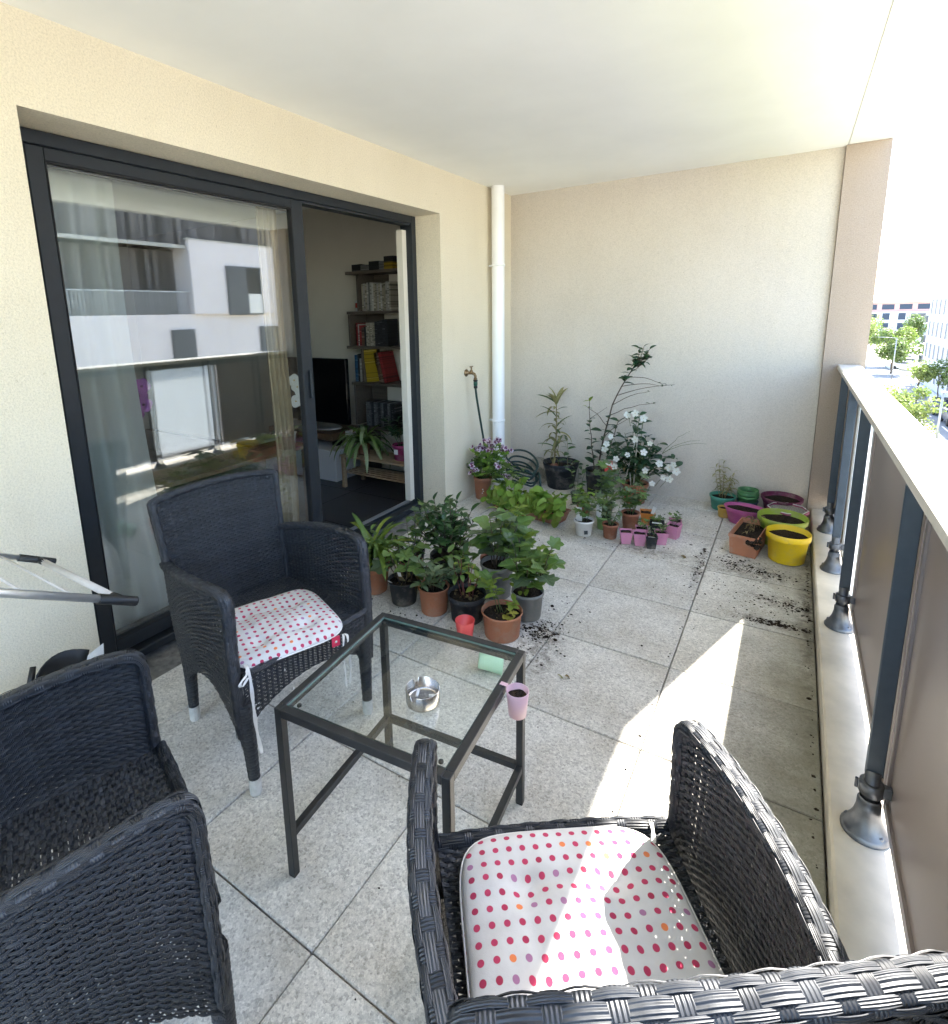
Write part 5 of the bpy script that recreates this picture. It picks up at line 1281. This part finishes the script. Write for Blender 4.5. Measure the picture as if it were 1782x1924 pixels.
# window table with orchids and a boxed set
wt = thing('plant_stand', 'dark wooden plant stand behind the door glass', 'stand', (-.66, 1.82, 0)); G().box(-.14, .14, -.62, .62, .60, .625, 0, .003).obj('top', 'darkwood', wt)
for x in (-.12, .12):
    for y in (-.59, .59): G().box(x - .015, x + .015, y - .015, y + .015, 0, .5995).obj('leg', 'darkwood', wt)
def orchid(label, y, fl, n, h):
    o = thing('orchid', label, 'orchid', (-.62, y, .626), 0, 'orchids behind the door glass'); pot(o, .05, .09, 'whitepot'); s = G(); pts = stem(s, (0, 0, .07), (.06, .03, h), .003, .002, (0, -.05, .05)); s.obj('stem', 'stemgreen', o)
    for k in range(4): put(o, LM['ovald'][0], (0, 0, .08), (math.cos(k * 1.6), math.sin(k * 1.6), .3), .16)
    for k in range(n): link('flower', FL[fl], o, mat4=facing(pts[-1] + Vector((.01, rnd.uniform(-.04, .04), -.045 * k)), Vector((1, -.5, .1)), .04, rnd.uniform(0, 6)))
orchid('purple orchid behind the sheer curtain edge', 1.36, 'bigpink', 4, .50); orchid('white orchid at the gap between the two door leaves', 2.36, 'orchw', 4, .42)
bx_ = thing('carton', 'dark cardboard carton printed with SET DE CO on the floor inside', 'box', (-.62, 1.42, 0)); G().box(-.14, .14, -.17, .17, 0, .225, 0, .002).obj('carton_body', 'card', bx_)
G().box(.1405, .142, -.165, .165, .005, .012).box(.1405, .142, -.165, -.158, .012, .18).box(.1405, .142, .158, .165, .012, .18).obj('printed_frame', 'greypot', bx_)
fc = bpy.data.curves.new('lettering', 'FONT'); fc.body = 'SET DE CO'; fc.size = .034; fc.extrude = .0004; fc.materials.append(M['label'])
tmp_ = bpy.data.objects.new('tmp', fc); fm_ = bpy.data.meshes.new_from_object(tmp_); bpy.data.objects.remove(tmp_); fm_.materials.clear(); fm_.materials.append(M['label'])
fo_ = link('lettering', fm_, bx_, mat4=Matrix.Translation((.1412, -.155, .188)) @ Matrix.Rotation(PI / 2, 4, 'Z') @ Matrix.Rotation(PI / 2, 4, 'X'))
bx2 = thing('carton', 'grey striped carton standing behind the dark carton', 'box', (-.66, 1.72, 0)); G().box(-.12, .12, -.10, .10, 0, .34, 0, .002).obj('carton_body', 'greypot', bx2)
for k in range(4): G().box(.1205, .1215, -.1, .1, .1 + .05 * k, .12 + .05 * k).obj('stripe', 'label', bx2)

# ---------------------------------------------------------------- outside
GZ = -9.6
M['ground'] = simple('dusty_ground', (.42, .38, .29), .95, 0, .15, .4); M['asphalt'] = simple('pale_asphalt', (.16, .16, .165), .9, 0, .12, 1.2); M['paving'] = simple('concrete_paving', (.46, .44, .40), .9, 0, .1, .8)
M['facade'] = simple('white_render', (.76, .69, .68), .9, 0, .04, .6); M['facadeW'] = simple('warm_white_render', (.78, .74, .69), .9, 0, .04, .5)
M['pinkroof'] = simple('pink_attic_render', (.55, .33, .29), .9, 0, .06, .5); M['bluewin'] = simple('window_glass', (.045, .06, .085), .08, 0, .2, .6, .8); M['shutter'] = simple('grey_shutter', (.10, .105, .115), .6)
M['cladding'] = wood_mat('weathered_cladding', (.03, .028, .028), (.12, .11, .108), 1.0, 2, .8)
_k = M['cladding'].node_tree; _b = _k.nodes['Principled BSDF']; _src = _b.inputs['Base Color'].links[0].from_socket; _oi = _k.nodes.new('ShaderNodeObjectInfo'); _mr = _k.nodes.new('ShaderNodeMapRange'); _mr.inputs[3].default_value = .35; _mr.inputs[4].default_value = 2.1; _k.links.new(_oi.outputs['Random'], _mr.inputs[0]); _mx = _k.nodes.new('ShaderNodeVectorMath'); _mx.operation = 'SCALE'; _k.links.new(_src, _mx.inputs[0]); _k.links.new(_mr.outputs[0], _mx.inputs['Scale']); _k.links.new(_mx.outputs[0], _b.inputs['Base Color']); M['railbar'] = simple('galvanised_bar', (.42, .43, .45), .4, .8); M['lawn'] = simple('dry_lawn', (.22, .23, .07), .95, 0, .3, 1.5)
M['carblue'] = simple('dark_blue_paint', (.02, .03, .05), .25, .3); M['carwhite'] = simple('white_paint', (.7, .7, .7), .25); M['tyre'] = simple('tyre_rubber', (.015, .015, .015), .8); M['lamp'] = simple('lamp_grey', (.35, .35, .35), .5, .5)
M['treeleaf'] = leaf_mat('tree_leaf', (.075, .11, .04), (.12, .15, .06), .6, transl=.3); M['treeleaf2'] = leaf_mat('lime_leaf', (.17, .20, .06), (.24, .26, .09), .6, transl=.35)
def sheet(name, x0, x1, y0, y1, z, mat): return G().add([(x0, y0, z), (x1, y0, z), (x1, y1, z), (x0, y1, z)], [(0, 1, 2, 3)]).obj(name, mat, kind='structure')
sheet('ground', -600, 900, -600, 1200, GZ - .02, 'ground')
G().box(2.7, 7.6, -60, 190, GZ - .019, GZ + .10).obj('pavement', 'paving', kind='structure'); sheet('road', 11.8, 16.0, -60, 150, GZ - .012, 'asphalt'); sheet('lawn', 7.7, 11.6, -60, 56, GZ - .008, 'lawn'); G().box(16.02, 17.0, -60, 150, GZ - .019, GZ + .12).obj('pavement', 'paving', kind='structure')
for k in range(12): G().add([(13.86, -20 + 9 * k, GZ - .008), (13.98, -20 + 9 * k, GZ - .008), (13.98, -16 + 9 * k, GZ - .008), (13.86, -16 + 9 * k, GZ - .008)], [(0, 1, 2, 3)]).obj('road_marking', 'facade', kind='structure')
def win_mesh(w_, h_, fr='whitelac', gm='bluewin'):
    return (G().box(-.04, .0, -w_ / 2, w_ / 2, -h_ / 2, h_ / 2).mesh('window', gm), G().box(-.06, .01, -w_ / 2 - .05, -w_ / 2, -h_ / 2, h_ / 2).box(-.06, .01, w_ / 2, w_ / 2 + .05, -h_ / 2, h_ / 2).box(-.06, .01, -w_ / 2 - .05, w_ / 2 + .05, h_ / 2, h_ / 2 + .05).box(-.07, .01, -w_ / 2 - .08, w_ / 2 + .08, -h_ / 2 - .07, -h_ / 2).mesh('frame', fr))
# building across the street (seen in the door glass)
P = thing('apartment_building', 'white and dark timber clad block across the street, mirrored in the door glass', 'building', (17, 14, GZ))
def pb(gg, name, mat, **k): gg.v = [(a - 17, b - 14, c - GZ) for a, b, c in gg.v]; return gg.obj(name, mat, P, **k)
pb(G().box(17.0, 27, 2, 30, GZ, 1.62).box(17.0, 27, 2, 8.3, 1.62, 4.02).box(16.82, 27, 12.78, 16.85, 1.62, 4.36).box(17.01, 27, 16.86, 30, 1.62, 4.2), 'wall', 'facade')
pb(G().box(16.95, 17.0, 2, 12.77, 4.03, 4.16).box(16.8, 17.0, 12.7, 16.9, 4.361, 4.42), 'slab_edge', 'paving')
bd = G().box(0, .03, 0, .155, 0, 3.2, 0, .006).mesh('cladding_board', 'cladding'); pb(G().box(17.06, 27, 2, 30, 4.17, 7.6).box(17.9, 27, 8.31, 12.77, 1.63, 4.02), 'timber_core', 'cladding')
for k in range(110):
    y = 4 + .158 * k
    o = link('cladding_board', bd, P, loc=(17.03 - 17 + rnd.uniform(-.006, .006), y - 14, 4.165 - GZ)); o.scale = (1, 1, 1.05)
for k in range(28): o = link('cladding_board', bd, P, loc=(17.86 - 17 + rnd.uniform(-.006, .006), 8.33 + .158 * k - 14, 1.66 - GZ)); o.scale = (1, 1, .735)
rb = G().box(0, .016, 0, .03, 0, .78).mesh('rail_bar', 'railbar')
for k in range(38): link('rail_bar', rb, P, loc=(.03, 8.4 + .115 * k - 14, 1.64 - GZ))
pb(G().box(17.02, 17.07, 8.31, 12.77, 2.43, 2.47), 'rail_top', 'railbar')
def window(y0, y1, z0, z1, xf, sh=None):
    w0 = pb(G().box(xf - .012, xf - .006, y0, y1, z0, z1), 'window', 'blackmatt'); e = G().box(xf - .05, xf - .001, y0 - .05, y0, z0 - .05, z1 + .05).box(xf - .05, xf - .001, y1, y1 + .05, z0 - .05, z1 + .05).box(xf - .05, xf - .001, y0, y1, z1, z1 + .05).box(xf - .06, xf - .001, y0, y1, z0 - .06, z0)
    e.v = [(a - 17, b - 14, c - GZ) for a, b, c in e.v]; e.obj('window_frame', 'shutter', w0)
    if sh:
        s0 = pb(G().box(xf - .09, xf - .06, sh[0], sh[1], z0 - .04, z1 + .04, 0, .005), 'shutter', 'shutter')
        q = G()
        for k in range(14): zz = z0 + (z1 - z0) * k / 14; q.box(xf - .1, xf - .091, sh[0] + .06, sh[1] - .06, zz, zz + .05)
        q.v = [(a - 17, b - 14, c - GZ) for a, b, c in q.v]; q.obj('louvre', 'shutter', s0)
window(14.33, 15.93, 1.62, 3.45, 16.82, (14.30, 15.22)); pb(G().box(16.74, 16.76, 15.26, 15.9, 1.62, 2.42), 'glass_guard', 'facadeW'); window(11.87, 12.73, -1.0, 1.0, 17.0, (11.85, 12.75)); window(15.9, 17.2, -1.0, 1.0, 17.0, (15.88, 16.6)); window(7.2, 8.2, -1.0, 1.0, 17.0, (7.2, 8.2)); window(20, 21.4, -1.2, 1.0, 17.0); window(20, 21.4, 1.9, 3.6, 17.01)
for zz in (-3.8, -6.6):
    for y in (5, 9.5, 12.3, 16.4, 20.6, 25): window(y - .6, y + .6, zz, zz + 1.9, 17.0)
pb(G().box(17.0, 17.6, 8.6, 8.7, 2.0, 2.1), 'balcony_lamp', 'lamp')
# white block further down on the same side
Q = thing('apartment_building', 'white apartment block with rows of narrow windows down the street', 'building', (17.2, 90, GZ))
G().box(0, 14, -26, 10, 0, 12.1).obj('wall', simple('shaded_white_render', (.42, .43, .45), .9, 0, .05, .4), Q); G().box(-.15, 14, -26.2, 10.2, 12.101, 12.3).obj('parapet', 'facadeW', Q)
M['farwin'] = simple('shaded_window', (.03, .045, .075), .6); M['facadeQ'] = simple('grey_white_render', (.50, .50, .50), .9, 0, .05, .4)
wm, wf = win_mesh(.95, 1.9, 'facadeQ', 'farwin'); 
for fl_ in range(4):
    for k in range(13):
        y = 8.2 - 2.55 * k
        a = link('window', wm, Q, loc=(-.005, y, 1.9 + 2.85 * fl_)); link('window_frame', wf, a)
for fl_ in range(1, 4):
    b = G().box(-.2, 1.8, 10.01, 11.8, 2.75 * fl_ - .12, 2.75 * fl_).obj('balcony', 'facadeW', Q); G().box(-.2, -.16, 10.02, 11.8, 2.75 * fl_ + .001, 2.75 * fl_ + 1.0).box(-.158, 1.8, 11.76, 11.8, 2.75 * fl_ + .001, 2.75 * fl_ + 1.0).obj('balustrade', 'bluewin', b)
# long block closing the view
B = thing('apartment_building', 'long pale apartment block with balconies and pink attic closing the street', 'building', (24, 205, GZ))
G().box(-26, 26, 0, 14, 0, 8.6).obj('wall', 'facadeQ', B); G().box(-23, 24, 1.2, 14, 8.601, 11.3).obj('attic_wall', 'pinkroof', B); G().box(-24, 25, .6, 14, 11.301, 11.6).obj('roof', 'facadeW', B)
def wmesh(w_, h_, mat): return G().box(-w_ / 2, w_ / 2, -.03, 0, -h_ / 2, h_ / 2).mesh('window', mat)
w1, w2 = wmesh(1.7, 1.9, 'farwin'), wmesh(2.8, 1.5, 'farwin'); ff = G().box(-.95, -.85, -.06, 0, -1, 1).box(.85, .95, -.06, 0, -1, 1).box(-.95, .95, -.06, 0, .951, 1.05).mesh('frame', 'whitelac')
for fl_ in range(3):
    for k in range(13):
        x = -22 + 3.6 * k
        if k % 3 == 2:
            r0 = G().box(x - 1.6, x + 1.6, .0 - .02, -.005, 1.0 + 2.8 * fl_, 2.5 + 2.8 * fl_).obj('loggia', 'bluewin', B); G().box(x - 1.7, x + 1.7, -1.1, -.021, .3 + 2.8 * fl_, .45 + 2.8 * fl_).box(x - 1.7, x + 1.7, -1.1, -1.06, .451 + 2.8 * fl_, 1.35 + 2.8 * fl_).obj('balcony', 'facade', r0)
        else: a = link('window', w1, B, loc=(x, -.004, 1.7 + 2.8 * fl_)); link('window_frame', ff, a)
for k in range(11): link('window', w2, B, loc=(-20 + 4 * k, 1.196, 10.0))
# trees
def tree(label, x, y, h, r, mat, n=420, trunk=.1, group='street trees', z0=GZ, ls=.5):
    t = thing('street_tree', label, 'tree', (x, y, z0), rnd.uniform(0, 6), group); s = G(); pts = stem(s, (0, 0, 0), (rnd.uniform(-.2, .2), rnd.uniform(-.2, .2), h * .62), trunk, trunk * .5, (.1, 0, 0), 6, .04, 7)
    for k in range(6): a = k * 1.1; stem(s, pts[3 + k % 2], (r * .6 * math.cos(a), r * .6 * math.sin(a), h * rnd.uniform(.6, .9)), trunk * .4, trunk * .15, (0, 0, .2), 4)
    s.obj('trunk', 'stembrown', t); V = []; F = []
    lobes = [(rnd.gauss(0, r * .42), rnd.gauss(0, r * .42), h * .68 + rnd.gauss(0, r * .30), r * rnd.uniform(.28, .48)) for _ in range(11)]
    for k in range(n):
        lx, ly, lz, lr = rnd.choice(lobes); d = Vector((rnd.gauss(0, 1), rnd.gauss(0, 1), rnd.gauss(0, 1))).normalized(); c = Vector((lx, ly, lz)) + d * lr * rnd.uniform(.6, 1.08)
        a = Vector((rnd.gauss(0, 1), rnd.gauss(0, 1), rnd.gauss(0, .6))).normalized(); b = a.cross(d + Vector((.01, .02, .4))).normalized(); q = ls * rnd.uniform(.5, 1.1); o = len(V)
        V += [tuple(c - a * q * .5), tuple(c + b * q * .28 + d * .05), tuple(c + a * q * .5), tuple(c - b * q * .28 + d * .05)]; F.append((o, o + 1, o + 2, o + 3))
    G().add(V, F).obj('crown', mat, t, kind='stuff')
for i, (x, y, h, r, lab) in enumerate(((13.2, 128, 8.5, 3.8, 'large yellow green tree beside the pier, before the long block'), (17.2, 126, 7.5, 3.6, 'second large round tree beside the big yellow green one'), (15.4, 112, 6.2, 3.0, 'dark rounded tree in front of the two large trees'), (25, 165, 8, 3.4, 'distant tree between the long block and the white block'))): tree(lab, x, y, h, r, 'treeleaf2' if i < 2 else 'treeleaf', 2600, .2, ls=.55)
for i, (x, y, h, r, m_, lab) in enumerate(((14.0, 79, 5.0, 1.7, 'treeleaf2', 'small lime tree on the kerb behind the lamp post'), (10.7, 66, 3.4, 2.0, 'treeleaf2', 'low round bush tree just above the handrail'), (10.9, 58, 2.8, 1.8, 'treeleaf2', 'lowest bush tree touching the handrail line'), (15.9, 80, 5.2, 1.6, 'treeleaf', 'first slim pavement tree before the white block'), (16.0, 73, 5.2, 1.6, 'treeleaf', 'second slim pavement tree before the white block'), (16.1, 66, 5.4, 1.7, 'treeleaf', 'third slim pavement tree by the picture edge'))): tree(lab, x, y, h, r, m_, 1200, .07, ls=.34)
# lamp post
lp_ = thing('street_lamp', 'tall grey street lamp post beyond the handrail', 'street lamp', (11.7, 54, GZ)); G().tube([(0, 0, 0), (0, 0, 4.4)], .09, .06, 10).obj('pole', 'lamp', lp_); G().box(-.1, .9, -.12, .12, 4.38, 4.5, 0, .03).obj('lamp_head', 'lamp', lp_)
lp2 = thing('street_lamp', 'thin distant lamp post with a long arm near the trees', 'street lamp', (14.6, 104, GZ)); G().tube([(0, 0, 0), (0, 0, 6.0)], .08, .06, 8).obj('pole', 'lamp', lp2); G().tube([(0, 0, 6), (-2.2, 0, 6.15)], .05, .05, 6).obj('arm', 'lamp', lp2)
# cars
def car(label, x, y, mat, rz=0):
    c = thing('parked_car', label, 'car', (x, y, GZ), rz, 'cars parked along the street')
    b = G(); prof = [(-2.1, .35), (-2.15, .75), (-1.9, .92), (-1.15, 1.0), (-.55, 1.45), (.85, 1.47), (1.6, 1.02), (2.05, .92), (2.12, .5), (2.05, .3)]
    v = [(-.85, yy, zz) for yy, zz in prof] + [(.85, yy, zz) for yy, zz in prof]; n = len(prof); b.add(v, [tuple(range(n)), tuple(range(2 * n - 1, n - 1, -1))] + [(i, n + i, n + (i + 1) % n, (i + 1) % n) for i in range(n)]); o = b.obj('body', mat, c); md = o.modifiers.new('bevel', 'BEVEL'); md.width = .08; md.segments = 2
    G().add([(-.72, -1.12, 1.02), (.72, -1.12, 1.02), (.62, -.60, 1.42), (-.62, -.60, 1.42)], [(0, 1, 2, 3)]).obj('windscreen', 'bluewin', c, loc=(0, -.03, .03))
    G().add([(-.72, 1.55, 1.05), (.72, 1.55, 1.05), (.62, .92, 1.45), (-.62, .92, 1.45)], [(0, 1, 2, 3)]).obj('rear_window', 'bluewin', c, loc=(0, .04, .03))
    for sx in (-1, 1): G().box(sx * .86 - .01, sx * .86 + .01, -.75, 1.1, 1.05, 1.38, 0, .008).obj('side_window', 'bluewin', c)
    for sx in (-1, 1):
        for yy in (-1.35, 1.3): wv = yz(G().lathe([(.01, -.1), (.32, -.1), (.34, -.06), (.34, .06), (.32, .1), (.2, .11), (.01, .1)], 18), lambda a, b_, c_: (c_, a, b_)); wv.obj('wheel', 'tyre', c, loc=(sx * .80, yy, .34))
    for sx in (-1, 1): G().box(sx * .6 - .18, sx * .6 + .18, -2.16, -2.08, .62, .76, 0, .02).obj('headlight', 'whitelac', c)
car('dark car parked in the shade before the white block', 15.1, 73, 'carblue'); car('second dark car parked beside the white block by the picture edge', 15.1, 66.5, 'carblue')
for i, (x, y) in enumerate(((20.5, 142), (19.6, 126), (18.0, 119))): car(('pale car farthest down the street by the long block', 'pale car parked under the distant trees', 'pale car parked nearest below the distant trees')[i], x, y, 'carwhite', 1.2)
